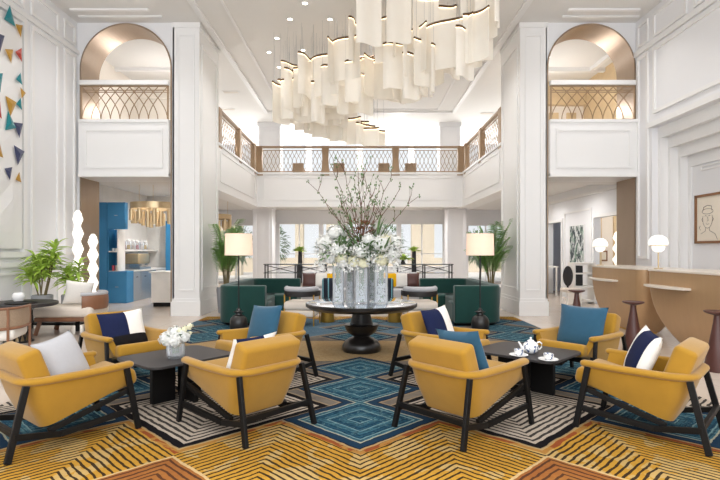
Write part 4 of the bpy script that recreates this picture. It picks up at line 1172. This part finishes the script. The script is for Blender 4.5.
for a, b in ((-.52, -.15), (.46, -.15), (-.52, .15), (.46, .15)): MB().bx(a - .025, a + .025, b - .025, b + .025, 0, .29).build('leg', M['black'], t)

# glowing stacked-bead totems
def totem(label, x, y, h, n, r=.125):
    t = thing('totem_lamp', label, 'lamp', (x, y, 0), 0, 'white bead totem lamps')
    MB().lathe([(0, 0), (.14, 0), (.14, .03), (0, .03)], 20).build('base', M['china'], t)
    prof = [(.04, .03)]; st_ = (h - .03) / n
    for k in range(n):
        z = .03 + k * st_; prof += [(.055, z + .02), (r * .92, z + st_ * .42), (r, z + st_ * .5), (r * .92, z + st_ * .58), (.055, z + st_ - .02)]
    prof[-3:] = [(r * .7, h - st_ * .35), (r * .62, h - st_ * .2), (.03, h)]
    MB().lathe(prof, 20).build('glowing_beads', M['lampglow'], t, smooth=True, ang=50)
totem('taller white glowing bead totem lamp by the left arch', -5.56, 10.05, 2.16, 7, .105)
totem('shorter white glowing bead totem lamp by the left arch', -5.34, 10.2, 1.70, 6, .105)

# ================================================================== LEFT LOUNGE
t = thing('chaise_chair', 'cream lounge chair with walnut legs and curved wood back by the left wall', 'lounge chair', (-4.74, 8.55, 0), .06)
MB().rbox((-.08, 0, .37), (.92, .72, .17), .06, 4, puff=.12).build('seat', M['cream'], t, smooth=True, ang=60)
MB().rbox((-.08, 0, .255), (.88, .68, .07), .02, 2).build('seat_base', M['wood'], t, smooth=True)
for a, b in ((-.48, -.3), (.34, -.3), (-.48, .3), (.34, .3)):
    MB().bar((a * 1.05, b * 1.05, 0), (a * .92, b * .95, .24), .06, .06).build('leg', M['wood'], t, bevel=.008)
arc = [(.18 + .28 * math.cos(a), .34 * math.sin(a)) for a in [math.radians(-80 + 160 * k / 16) for k in range(17)]]
MB().tube([(x, y, .52) for x, y in arc], .02, 8, ry=.12).build('backrest', M['wood'], t, smooth=True)
MB().tube([(x - .02, y * .96, .655) for x, y in arc], .035, 10, ry=.032).build('back_pad', M['greyfab'], t, smooth=True)
cushion('white square cushion leaning on the cream lounge chair', [M['white']], plain, .42, .42, .15, Matrix.Translation((-4.74, 8.55, 0)), (.05, -.05, .66), 16, 8, -80 + 110)
# dark round table with lattice pedestal
t = thing('round_table', 'dark round table on a pierced brass pedestal at the left edge', 'table', (-5.12, 7.65, 0))
MB().lathe([(0, .535), (.49, .535), (.52, .55), (.52, .585), (.51, .59), (0, .59)], 48).build('tabletop', M['tabletop'], t, smooth=True, ang=30)
MB().lathe([(0, 0), (.2, 0), (.2, .02), (0, .02)], 24).build('base', M['blackmetal'], t)
MB().lathe([(.12, .02), (.12, .535)], 20, cap=False).build('core', M['brass'], t, smooth=True)
mb = MB(); nn = 14
for k in range(nn):
    for s in (1, -1):
        mb.tube([(.155 * math.cos(2 * PI * (k + s * j / 8 * 1.4) / nn), .155 * math.sin(2 * PI * (k + s * j / 8 * 1.4) / nn), .02 + .515 * j / 8) for j in range(9)], .012, 4, cap=False)
mb.build('lattice', M['blackmetal'], t)
t = thing('lidded_bowl', 'white round bowl on the dark table by the left wall', 'bowl', (-5.17, 7.72, .59))
MB().lathe([(0, 0), (.05, 0), (.085, .05), (.09, .09), (.07, .13), (.055, .14), (.05, .135), (0, .06)], 24).build('body', M['china'], t, smooth=True)
o = MB().lathe([(0, 0), (.20, 0), (.215, .012), (.2, .018), (.19, .010), (0, .008)], 32).build('tray', M['black'], None, True, (-4.98, 7.5, .59)); tag(o, 'round black tray on the dark table by the left wall', 'tray')
# cane chair
def cane_chair(label, loc, rz):
    t = thing('cane_chair', label, 'chair', loc, rz)
    MB().rbox((0, .04, .36), (.58, .56, .16), .06, 4, puff=.12).build('seat', M['white'], t, smooth=True, ang=60)
    arc = [(.34, .2)] + [(.34 * math.cos(-PI * k / 18), .34 * math.sin(-PI * k / 18)) for k in range(19)] + [(-.34, .2)]
    MB().tube([(x, y, .55) for x, y in arc], .008, 4, ry=.11).build('cane_back', M['cane'], t, smooth=True)
    MB().tube([(x, y, .67) for x, y in arc], .018, 8, ry=.016).build('top_rail', M['wood'], t, smooth=True)
    MB().tube([(x, y, .43) for x, y in arc], .018, 8, ry=.018).build('lower_rail', M['wood'], t, smooth=True)
    for x, y in ((.34, .19), (-.34, .19), (.24, -.245), (-.24, -.245)): MB().cyl((x, y, 0), (x, y, .67), .016, n=8).build('leg', M['wood'], t, smooth=True)
cane_chair('cane backed chair with white seat at the left edge behind the grey cushion', (-4.5, 6.25, 0), yaw(-.3, 1))

# ================================================================== PANTRY
def cabinet(name, label, x0, x1, y0, y1, z0, z1, m, doors, group=None, side='y'):
    t = thing(name, label, 'cabinet', ((x0 + x1) / 2, (y0 + y1) / 2, z0), 0, group); hx, hy, h = (x1 - x0) / 2, (y1 - y0) / 2, z1 - z0
    MB().bx(-hx, hx, -hy, hy, 0, h).build('body', m, t, bevel=.006)
    for k in range(doors):
        if side == 'y':
            w_ = 2 * hx / doors; d = MB().bx(-hx + k * w_ + .008, -hx + (k + 1) * w_ - .008, -hy - .018, -hy, .03, h - .03).build('door', m, t, bevel=.004)
            MB().bx(-hx + (k + .5) * w_ - .04, -hx + (k + .5) * w_ + .04, -hy - .03, -hy - .018, h * .5, h * .5 + .015).build('handle', M['steel'], d)
        else:
            w_ = 2 * hy / doors; d = MB().bx(hx, hx + .018, -hy + k * w_ + .008, -hy + (k + 1) * w_ - .008, .03, h - .03).build('door', m, t, bevel=.004)
            MB().bx(hx + .018, hx + .03, -hy + (k + .5) * w_ - .05, -hy + (k + .5) * w_ + .05, h * .8, h * .8 + .02).build('handle', M['blackmetal'], d)
    return t
cabinet('tall_cabinet', 'tall blue pantry cabinet beside the open niche', -6.84, -6.60, 13.3, 13.7, 0, 2.63, M['bluecab'], 0)
cabinet('wall_cabinet', 'blue upper pantry cabinet above the open niche', -6.59, -6.12, 13.3, 13.45, 1.93, 2.63, M['bluecab'], 1)
cabinet('base_cabinet', 'blue lower pantry cabinet below the open niche', -6.59, -6.08, 13.3, 13.7, 0, .83, M['bluecab'], 1)
t = thing('niche_shelves', 'open blue niche with white shelves in the pantry', 'shelf', (-6.335, 13.5, .83))
MB().bx(-.25, .0, .15, .2, 0, 1.1).build('back_panel', M['bluecab'], t); MB().bx(-.25, -.22, -.2, .15, 0, 1.1).build('side_panel', M['bluecab'], t)
MB().bx(.0, .03, -.2, .2, 0, 1.1).build('side_panel', M['white'], t)
MB().bx(-.22, .0, -.2, .15, .50, .53).build('shelf', M['white'], t); MB().bx(-.22, .0, -.2, .15, 0, .012).build('shelf', M['white'], t)
for x, z, m_, lab in ((-6.48, 1.36, M['china'], 'small white cup on the upper niche shelf, left one'), (-6.40, 1.36, M['china'], 'small white cup on the upper niche shelf, right one'),
                (-6.48, .842, M['candyR'], 'pink canister on the lower niche shelf'), (-6.39, .842, M['candyW'], 'pale canister on the lower niche shelf')):
    q = 1 if z > 1 else 1.9
    o = MB().lathe([(0, 0), (.03, 0), (.035, .07 * q), (.03, .075 * q), (0, .075 * q)], 14).build('canister', m_, None, True, (x, 13.40, z)); tag(o, lab, 'cup' if q == 1 else 'canister', 'things in the blue niche')
for i, (y0, y1, m_, lab) in enumerate(((13.72, 14.2, M['steel'], 'stainless under-counter fridge nearest the blue cabinet'), (14.22, 15.3, M['steel'], 'stainless double-door under-counter fridge in the pantry'),
                             (15.32, 16.2, M['white'], 'white pantry unit with dark handle next to the fridges'))):
    cabinet('counter_unit', lab, -6.83, -6.12, y0, y1, 0, .80, m_, 2 if i == 1 else 1, 'pantry counter units', 'x')
tag(MB().bx(-6.84, -6.08, 13.72, 16.2, .80, .84).build('worktop', M['marble']), 'pale marble worktop over the pantry fridges', 'worktop')
t = thing('wall_shelf', 'white wall shelf carrying glass sweet jars in the pantry', 'shelf', (-6.66, 14.9, 1.40))
MB().bx(-.18, .18, -1.1, 1.45, -.04, 0).build('board', M['white'], t)
for q in (-.8, .8): MB().bx(-.17, .0, q - .02, q + .02, -.12, -.04).build('bracket', M['white'], t)
jr = random.Random(8)
for k in range(6):
    m_ = (M['candyR'], M['candyY'], M['candyW'], M['candyR'], M['candyW'], M['candyY'])[k]
    t = thing('sweet_jar', ('glass jar of pink sweets, nearest on the pantry shelf', 'glass jar of yellow sweets, second on the pantry shelf', 'glass jar of pale sweets, third on the pantry shelf', 'glass jar of pink sweets, fourth on the pantry shelf', 'glass jar of pale sweets, fifth on the pantry shelf', 'glass jar of yellow sweets, farthest on the pantry shelf')[k], 'jar', (-6.6, 14.25 + k * .28, 1.40), 0, 'sweet jars on the pantry shelf')
    MB().lathe([(0, 0), (.075, 0), (.085, .03), (.085, .2), (.06, .24), (.05, .24), (.074, .19), (.074, .03), (0, .015)], 16).build('body', M['vase'], t, smooth=True)
    MB().lathe([(0, .018), (.07, .018), (.072, .13), (0, .14)], 14).build('sweets', m_, t, smooth=True)
    MB().lathe([(.062, .24), (.06, .27), (.02, .29), (.0, .31)], 14).build('lid', M['china'], t, smooth=True)
t = thing('wooden_keg', 'small wooden barrel dispenser at the end of the pantry shelf', 'dispenser', (-6.6, 13.95, 1.40))
MB().lathe([(0, 0), (.10, 0), (.13, .17), (.10, .34), (0, .34)], 18).build('body', M['frame'], t, smooth=True)
for z in (.06, .26): MB().lathe([(.119, z), (.125, z + .03)], 18, cap=False).build('hoop', M['brass'], t)
MB().cyl((0.1, 0, .07), (.17, 0, .07), .012, n=8).build('tap', M['brass'], t)
t = thing('coffee_machine', 'brass and steel coffee machine on the pantry worktop', 'coffee machine', (-6.45, 14.75, .84))
MB().rbox((0, 0, .30), (.45, .75, .30), .04, 3).build('body', M['brass'], t, smooth=True, ang=50)
MB().bx(-.22, .25, -.37, .37, 0, .06).build('drip_tray', M['steel'], t)
MB().bx(-.2, -.05, -.35, .35, .06, .18).build('back_panel', M['steel'], t)
for y in (-.2, .2): MB().cyl((.18, y, .10), (.18, y, .18), .035, n=12).build('group_head', M['steel'], t, smooth=True)
MB().bx(-.18, .18, -.33, .33, .45, .47).build('cup_rail', M['steel'], t)
cabinet('blue_door_cabinet', 'tall blue cabinet at the far end of the pantry', -6.1, -5.2, 16.0, 16.38, .0, 2.3, M['bluecab'], 2)
t = thing('serving_island', 'small marble serving island beside the left pier', 'counter', (-4.78, 12.75, 0))
MB().bx(-.32, .40, -.3, .3, .1, .82).build('body', M['marble'], t, bevel=.006); MB().bx(-.36, .44, -.34, .34, .82, .86).build('worktop', M['marble'], t, bevel=.004)
MB().bx(-.28, .36, -.26, .26, 0, .1).build('plinth', M['black'], t)
def tube_chandelier(label, x, y, z, r):
    t = thing('tube_chandelier', label, 'chandelier', (x, y, z), 0, 'brass tube chandeliers')
    MB().lathe([(r - .05, 0), (r, 0), (r, .15), (r - .05, .15), (r - .05, 0)], 40, cap=False).build('ring', M['brass'], t, smooth=True, ang=40)
    q = random.Random(4)
    for k in range(20):
        a = 2 * PI * k / 20; L = q.uniform(.24, .40); rr_ = r - .03 - (.10 if k % 2 else 0); x_, y_ = rr_ * math.cos(a), rr_ * math.sin(a); zt = -.02 - (.05 if k % 2 else 0)
        o = MB().lathe([(.052, zt - L), (.052, zt), (.0, zt)], 12, c=(x_, y_, 0), cap=False).build('tube', M['brass'], t, smooth=True, ang=40)
        MB().lathe([(.0, zt - L + .03), (.046, zt - L + .03), (.046, zt - L + .02), (0, zt - L + .02)], 10, c=(x_, y_, 0), cap=False).build('lens', M['lampglow'], o)
    for a in (0, 2.094, 4.189): MB().cyl((.8 * r * math.cos(a), .8 * r * math.sin(a), .15), (.8 * r * math.cos(a), .8 * r * math.sin(a), GB + .3 - z - .001), .006, n=6).build('rod', M['brass'], t)
    mb = MB(); 
    for a in (0, 2.094, 4.189): mb.bar((0, 0, .13), (r - .03, 0, .13), .02, .02) if a == 0 else mb.bar((0, 0, .13), ((r - .03) * math.cos(a), (r - .03) * math.sin(a), .13), .02, .02)
    mb.build('spoke', M['brass'], t)
tube_chandelier('brass tube chandelier in the pantry behind the left arch', -5.1, 12.75, 2.40, .60)
tube_chandelier('farther brass tube chandelier glimpsed between the left pier and column', -4.85, 17.0, 2.42, .55)

# ================================================================== RECEPTION
def counter(label, xf, y0, y1, wx, taper):
    """boat-shaped counter; its long front faces the hall"""
    cx, cy = xf + wx / 2, (y0 + y1) / 2; L = (y1 - y0) / 2
    t = thing('reception_counter', label, 'counter', (cx, cy, 0), 0, 'boat-shaped reception counters')
    mb = MB(); rings = []
    for k in range(11):
        z = .03 + 1.03 * k / 10; q = (1 - k / 10) ** 2.8
        rings.append([mb.v((x, y, z)) for x, y in rr(wx - .36 * q, 2 * L - 2 * taper * q, .17 - .05 * q, 8)])
    n = len(rings[0])
    for A, B in zip(rings, rings[1:]):
        for i in range(n): mb.face((A[i], A[(i + 1) % n], B[(i + 1) % n], B[i]))
    mb.face(rings[0][::-1]); mb.face(rings[-1]); mb.build('body', M['counter'], t, smooth=True, ang=40)
    MB().prism(rr(wx + .03, 2 * L + .03, .18, 8), 1.06, 1.09).build('worktop', M['stone'], t, bevel=.005)
    MB().prism(rr(wx - .40, 2 * L - 2 * taper - .1, .1, 6), 0, .03).build('plinth', M['gold'], t)
    return t
ca = counter('farther boat-shaped taupe reception counter near the right arch', 4.40, 8.0, 9.8, .74, .34)
cb = counter('nearer boat-shaped taupe reception counter at the right edge', 4.38, 5.2, 7.85, .74, .55)
for t_, cx, cy, y0, y1 in ((ca, 4.77, 8.9, 8.7, 9.6), (cb, 4.75, 6.525, 6.75, 7.7)):
    xf = cx - .37; n = 12; P = []
    for k in range(n + 1): q = k / n; P.append((xf - .20 * math.sin(PI * (.12 + .76 * q)) ** .7 - cx, y0 + (y1 - y0) * q - cy))
    P = [(xf + .04 - cx, y0 - cy)] + P + [(xf + .04 - cx, y1 - cy)]
    MB().prism(P, .835, .865).build('ledge', M['stone'], t_, bevel=.004)
def globe_lamp(label, x, y):
    t = thing('globe_lamp', label, 'table lamp', (x, y, 1.09), 0, 'globe lamps on the reception counters')
    MB().lathe([(0, 0), (.06, 0), (.06, .012), (.0, .016)], 20).build('base', M['brass'], t, smooth=True)
    MB().cyl((0, 0, .01), (0, 0, .25), .01, n=10).build('stem', M['brass'], t, smooth=True)
    MB().lathe([(0, .25), (.04, .255), (.075, .285), (.09, .33), (.088, .345), (0, .345)], 28).build('lower_bowl', M['lampglow'], t, smooth=True)
    MB().lathe([(0, .345), (.118, .345), (.121, .351), (.118, .357), (0, .357)], 28).build('collar', M['brass'], t, smooth=True)
    MB().lathe([(0, .357), (.128, .357), (.135, .385), (.125, .435), (.095, .478), (.05, .503), (0, .51)], 28).build('dome', M['lampglow'], t, smooth=True)
globe_lamp('white globe lamp on the farther reception counter', 4.53, 9.62)
globe_lamp('white globe lamp on the nearer reception counter', 4.48, 7.66)
def stool(label, x, y):
    t = thing('cone_stool', label, 'stool', (x, y, .0), 0, 'conical dark wood stools')
    MB().lathe([(0, 0), (.13, 0), (.134, .02), (.088, .28), (.042, .55), (.034, .63), (0, .635)], 28).build('cone_base', M['darkwood'], t, smooth=True, ang=50)
    MB().lathe([(0, .63), (.034, .63), (.10, .65), (.132, .664), (.136, .677), (.132, .682), (.11, .676), (0, .672)], 28).build('seat', M['darkwood'], t, smooth=True, ang=50)
stool('conical dark wood stool at the farther reception counter end', 3.76, 8.85)
stool('conical dark wood stool between the two reception counters', 3.68, 6.87)
stool('conical dark wood stool at the right edge of the picture', 4.05, 5.78)

# pictures ------------------------------------------------------------------
t = thing('framed_drawing', 'framed line drawing of a face on the right wall niche', 'picture', (6.4, 9.0, 1.95))
y0, y1, z0, z1 = -.55, .70, -.45, .46
mb = MB()
for a in ((y0, y1, z0, z0 + .045), (y0, y1, z1 - .045, z1), (y0, y0 + .045, z0, z1), (y1 - .045, y1, z0, z1)): mb.bx(-.045, -.002, *a)
mb.build('frame', M['frame'], t, bevel=.004)
MB().bx(-.02, -.003, y0 + .04, y1 - .04, z0 + .04, z1 - .04).build('paper', M['paper'], t)
mb = MB(); X_ = -.022
def stroke(pts, r=.0045): mb.tube([(X_, y, z) for y, z in pts], r, 4)
c0 = .36
stroke([(c0 + .13 * math.cos(a), .0 + .17 * math.sin(a)) for a in [math.radians(160 + 220 * k / 14) for k in range(15)]])
stroke([(c0 + .15 * math.cos(a), .14 + .05 * math.sin(a)) for a in [2 * PI * k / 12 for k in range(13)]]); stroke([(c0 - .12, .15), (c0 - .10, .23), (c0 + .0, .25), (c0 + .10, .22), (c0 + .13, .15)], .007)
for s in (-1, 1): stroke([(c0 + s * .05 - .025, .05), (c0 + s * .05, .065), (c0 + s * .05 + .025, .05)]); stroke([(c0 + s * .13, .02), (c0 + s * .16, .0), (c0 + s * .13, -.05)])
stroke([(c0, .04), (c0 - .02, -.03), (c0 + .01, -.04)]); stroke([(c0 - .04, -.09), (c0, -.1), (c0 + .04, -.088)])
stroke([(c0 - .05, -.16), (c0 - .06, -.22), (c0 - .2, -.28), (c0 - .26, -.38)]); stroke([(c0 + .05, -.16), (c0 + .06, -.22), (c0 + .18, -.27)]); stroke([(c0 + .2, -.12), (c0 + .23, -.16), (c0 + .19, -.2)], .006)
mb.build('drawing_lines', M['ink'], t)
def painting_material():
    m = bpy.data.materials.new('dark_foliage_painting'); g = G(m); b = g.nt.nodes['Principled BSDF']
    tc = g.nt.nodes.new('ShaderNodeTexCoord'); mp = g.nt.nodes.new('ShaderNodeMapping'); mp.inputs['Scale'].default_value = (1, 5.5, 2.2)
    g.nt.links.new(tc.outputs['Object'], mp.inputs[0]); n = g.noise(mp.outputs[0], 2.2, 4, .4); n2 = g.noise(tc.outputs['Object'], 5, 2)
    c = g.mix(g.m('GREATER_THAN', n, .5), (206, 210, 208), (48, 62, 66)); c = g.mix(g.m('MULTIPLY', g.m('GREATER_THAN', n2, .56), .6), c, (110, 140, 120))
    g.nt.links.new(c, b.inputs['Base Color']); b.inputs['Roughness'].default_value = .6; return m
t = thing('abstract_painting', 'tall abstract painting in dark green and white on the corridor wall', 'picture', (XC, 14.3, 1.55))
MB().bx(-.03, -.002, -.46, .46, -.52, .52).build('canvas', painting_material(), t)
mb = MB()
for a in ((-.48, .48, -.54, -.52), (-.48, .48, .52, .54), (-.48, -.46, -.52, .52), (.46, .48, -.52, .52)): mb.bx(-.035, -.002, *a)
mb.build('frame', M['trim'], t)
t = thing('small_picture', 'small framed picture on the beige wall beyond the corridor doorway', 'picture', (6.98, 14.7, 1.22))
MB().bx(-.14, .14, -.03, -.002, -.15, .15).build('frame', M['frame'], t); MB().bx(-.10, .10, -.036, -.03, -.11, .11).build('print', M['paper'], t)
totem('white glowing bead totem lamp beyond the corridor doorway', 7.02, 13.9, 1.9, 6, .13)
# corridor furniture
t = thing('oval_chair', 'dark chair with tall oval back in the corridor on the right', 'chair', (5.3, 13.0, 0), 0)
mb = MB(); mb.sphere((0, 0, .72), .13, 16, 12, (1, .22, 2.0)); mb.build('backrest', M['leather'], t, smooth=True)
MB().rbox((0, -.2, .38), (.42, .42, .1), .04, 3).build('seat', M['cream'], t, smooth=True)
for a, b in ((.17, -.36), (-.17, -.36), (.17, .0), (-.17, .0)): MB().bx(a - .018, a + .018, b - .018, b + .018, 0, .34).build('leg', M['white'], t)
MB().bx(-.02, .02, .0, .03, .3, .55).build('back_support', M['leather'], t)
t = thing('open_shelf_unit', 'white open shelf unit with a dark panel beside the corridor wall', 'shelf', (5.78, 13.3, 0))
for x in (-.28, .24): MB().bx(x, x + .04, -.2, .2, 0, 1.06).build('side_panel', M['white'], t)
for z in (.05, .42, .76, 1.02): MB().bx(-.24, .24, -.2, .2, z, z + .04).build('shelf', M['white'], t)
MB().bx(-.23, -.04, -.18, .15, .47, .98).build('dark_panel', M['blackmetal'], t, bevel=.02)
t = thing('writing_ledge', 'slim white ledge table in front of the grey corridor door', 'table', (5.75, 15.9, 0))
MB().bx(-.3, .25, -.5, .5, .86, .90).build('top', M['white'], t)
for a, b in ((-.26, -.45), (-.26, .45), (.2, -.45), (.2, .45)): MB().bx(a - .02, a + .02, b - .02, b + .02, 0, .86).build('leg', M['white'], t)

# small chairs up on the gallery
def gallery_chair(label, x, y):
    t = thing('gallery_chair', label, 'chair', (x, y, GF), 0, 'small chairs up on the gallery'); t.scale = (.8, .8, .95)
    MB().rbox((0, 0, .30), (.5, .5, .14), .04, 3).build('seat', M['cane'], t, smooth=True); MB().rbox((0, -.22, .40), (.5, .08, .3), .03, 3).build('backrest', M['cane'], t, smooth=True)
    for a, b in ((.2, .2), (-.2, .2), (.2, -.2), (-.2, -.2)): MB().bx(a - .02, a + .02, b - .02, b + .02, 0, .24).build('leg', M['black'], t)
for x, lab in ((-2.2, 'small brown chair on the gallery, far left behind the back railing'), (-.75, 'small brown chair on the gallery left of the middle behind the back railing'),
               (.85, 'small brown chair on the gallery right of the middle behind the back railing'), (1.8, 'small brown chair on the gallery, far right behind the back railing')):
    gallery_chair(lab, x, 18.3)

# greenery outside ------------------------------------------------------------
def shrub(label, x, y, h, r, seed, trunk=True):
    t = thing('garden_tree', label, 'tree', (x, y, -.05), 0, 'trees outside the windows'); q = random.Random(seed)
    MB().tube([(0, 0, 0), (.05, 0, h * .4), (0, 0, h * .8)], [.06, .05, .03], 8).build('trunk', M['stem'], t)
    mb = MB()
    for k in range(420):
        a = q.uniform(0, 6.28); z = q.uniform(-1, 1); s_ = math.sqrt(1 - z * z); d = Vector((s_ * math.cos(a), s_ * math.sin(a), z)); p = Vector((0, 0, h * .68)) + Vector((d.x * r, d.y * r, d.z * h * .36)) * q.uniform(.4, 1) ** .5
        leaf_blade(mb, p, d + Vector((0, 0, .2)), q.uniform(.16, .3), .1, .4, seg=2)
    mb.build('crown', M['leaf3'], t)
for a in (('green tree outside the left window beside the sandstone pillar', -4.3, 26.0, 2.6, .6, 1), ('green tree outside just left of the flower arrangement', -1.0, 25.5, 2.7, .7, 2),
          ('green tree outside just right of the flower arrangement', 1.35, 26.5, 2.9, .9, 3), ('green tree outside the tall window left of the lower column', -6.2, 25.5, 2.6, .9, 4),
          ('green tree outside the tall window right of the lower column', 6.0, 25.5, 2.4, .8, 5)): shrub(*a)

# ================================================================== LIGHT
W = bpy.data.worlds.new('sky'); S.world = W; W.use_nodes = True
bg = W.node_tree.nodes['Background']; bg.inputs[0].default_value = (.93, .965, 1, 1); bg.inputs[1].default_value = 1.0
def area(name, loc, rot, sx, sy, e, col=(1, 1, 1)):
    L = bpy.data.lights.new(name, 'AREA'); L.shape = 'RECTANGLE'; L.size = sx; L.size_y = sy; L.energy = e; L.color = col
    o = bpy.data.objects.new(name, L); COL.objects.link(o); o.location = loc; o.rotation_euler = rot; return o
def point(name, loc, e, col=(1, .93, .84), r=.15):
    L = bpy.data.lights.new(name, 'POINT'); L.energy = e; L.color = col; L.shadow_soft_size = r
    o = bpy.data.objects.new(name, L); COL.objects.link(o); o.location = loc; return o
def spot(name, loc, e, ang=120, col=(1, .94, .86), r=.12):
    L = bpy.data.lights.new(name, 'SPOT'); L.energy = e; L.color = col; L.spot_size = math.radians(ang); L.spot_blend = .8; L.shadow_soft_size = r
    o = bpy.data.objects.new(name, L); COL.objects.link(o); o.location = loc; return o
# sun on the terrace beyond the end windows
L = bpy.data.lights.new('sun', 'SUN'); L.energy = 3.0; L.angle = .05; L.color = (1, .96, .9)
o = bpy.data.objects.new('sun', L); COL.objects.link(o); o.rotation_euler = (math.radians(38), 0, math.radians(-20))
# added daylight fill across the open end behind the camera
area('front_fill_light', (0, -1.4, 3.2), (math.radians(78), 0, 0), 10, 5.0, 470, (.93, .965, 1))
NW = (1, .98, .958)
for x in (-2.2, 0, 2.2):
    for y in (2.5, 5.0, 7.5): spot('downlight_lamp', (x, y, ZC - .05), 62, col=NW)
for x in (-4.6, 4.6):
    for y in (4.0, 7.0, 9.5): spot('downlight_lamp', (x, y, ZC - .05), 95, col=NW)
for x in (-2.2, 0, 2.2):
    for y in (11.0, 15.0): spot('downlight_lamp', (x, y, ZC - .05), 130, col=NW)
for x, y in ((-4.7, 13.0), (-5.2, 15.0), (5.0, 13.2), (5.0, 15.5)): spot('bay_lamp', (x, y, GB + .28), 240 if x < 0 else 150, 165, NW, .08)
for x in (-5.2, -2.2, 0, 2.2, 5.2): spot('gallery_lower_fill', (x, 19.2, GB + .28), 230, 165, NW, .08)  # added spots without fixtures, brighten the hall below the gallery
for x in (-7, -4.4, -1.6, 1.6, 4.4, 7): point('gallery_upper_fill', (x, 20.6, 5.2), 115, (1, .985, .965), r=.1)  # added bare lights, stand in for window brightness on the upper ceiling
for x in (-5.5, 5.5): point('gallery_side_fill', (x, 16.4, 5.2), 28, NW, r=.1)  # added bare lights that lift the closed-in side galleries
for x in (-5.0, 4.9): point('upper_room_lamp', (x, 13.0, 4.9), 44, (1, .965, .93), r=.08)
point('corridor_room_lamp', (7.4, 13.4, 2.4), 24, (1, .9, .78), .08); point('corridor_grey_lamp', (7.4, 16.2, 2.4), 8, (.9, .94, 1), .08)

# ================================================================== CAMERA
cam = bpy.data.cameras.new('camera'); co = bpy.data.objects.new('camera', cam); COL.objects.link(co)
cam.sensor_width = 36; cam.lens = F / 720 * 36; cam.shift_x = 0; cam.shift_y = 11 / 720; cam.clip_end = 200
co.location = (0, 0, H); co.rotation_euler = (math.radians(90), 0, 0); S.camera = co
vs = S.view_settings; S.display_settings.display_device = 'sRGB'
vs.view_transform = 'Standard'; vs.look = 'None'; vs.exposure = 0.0; vs.gamma = 1.0; vs.use_curve_mapping = False
S.cycles.use_denoising = True
S.cycles.max_bounces = 8; S.cycles.transparent_max_bounces = 16; S.cycles.sample_clamp_indirect = 6
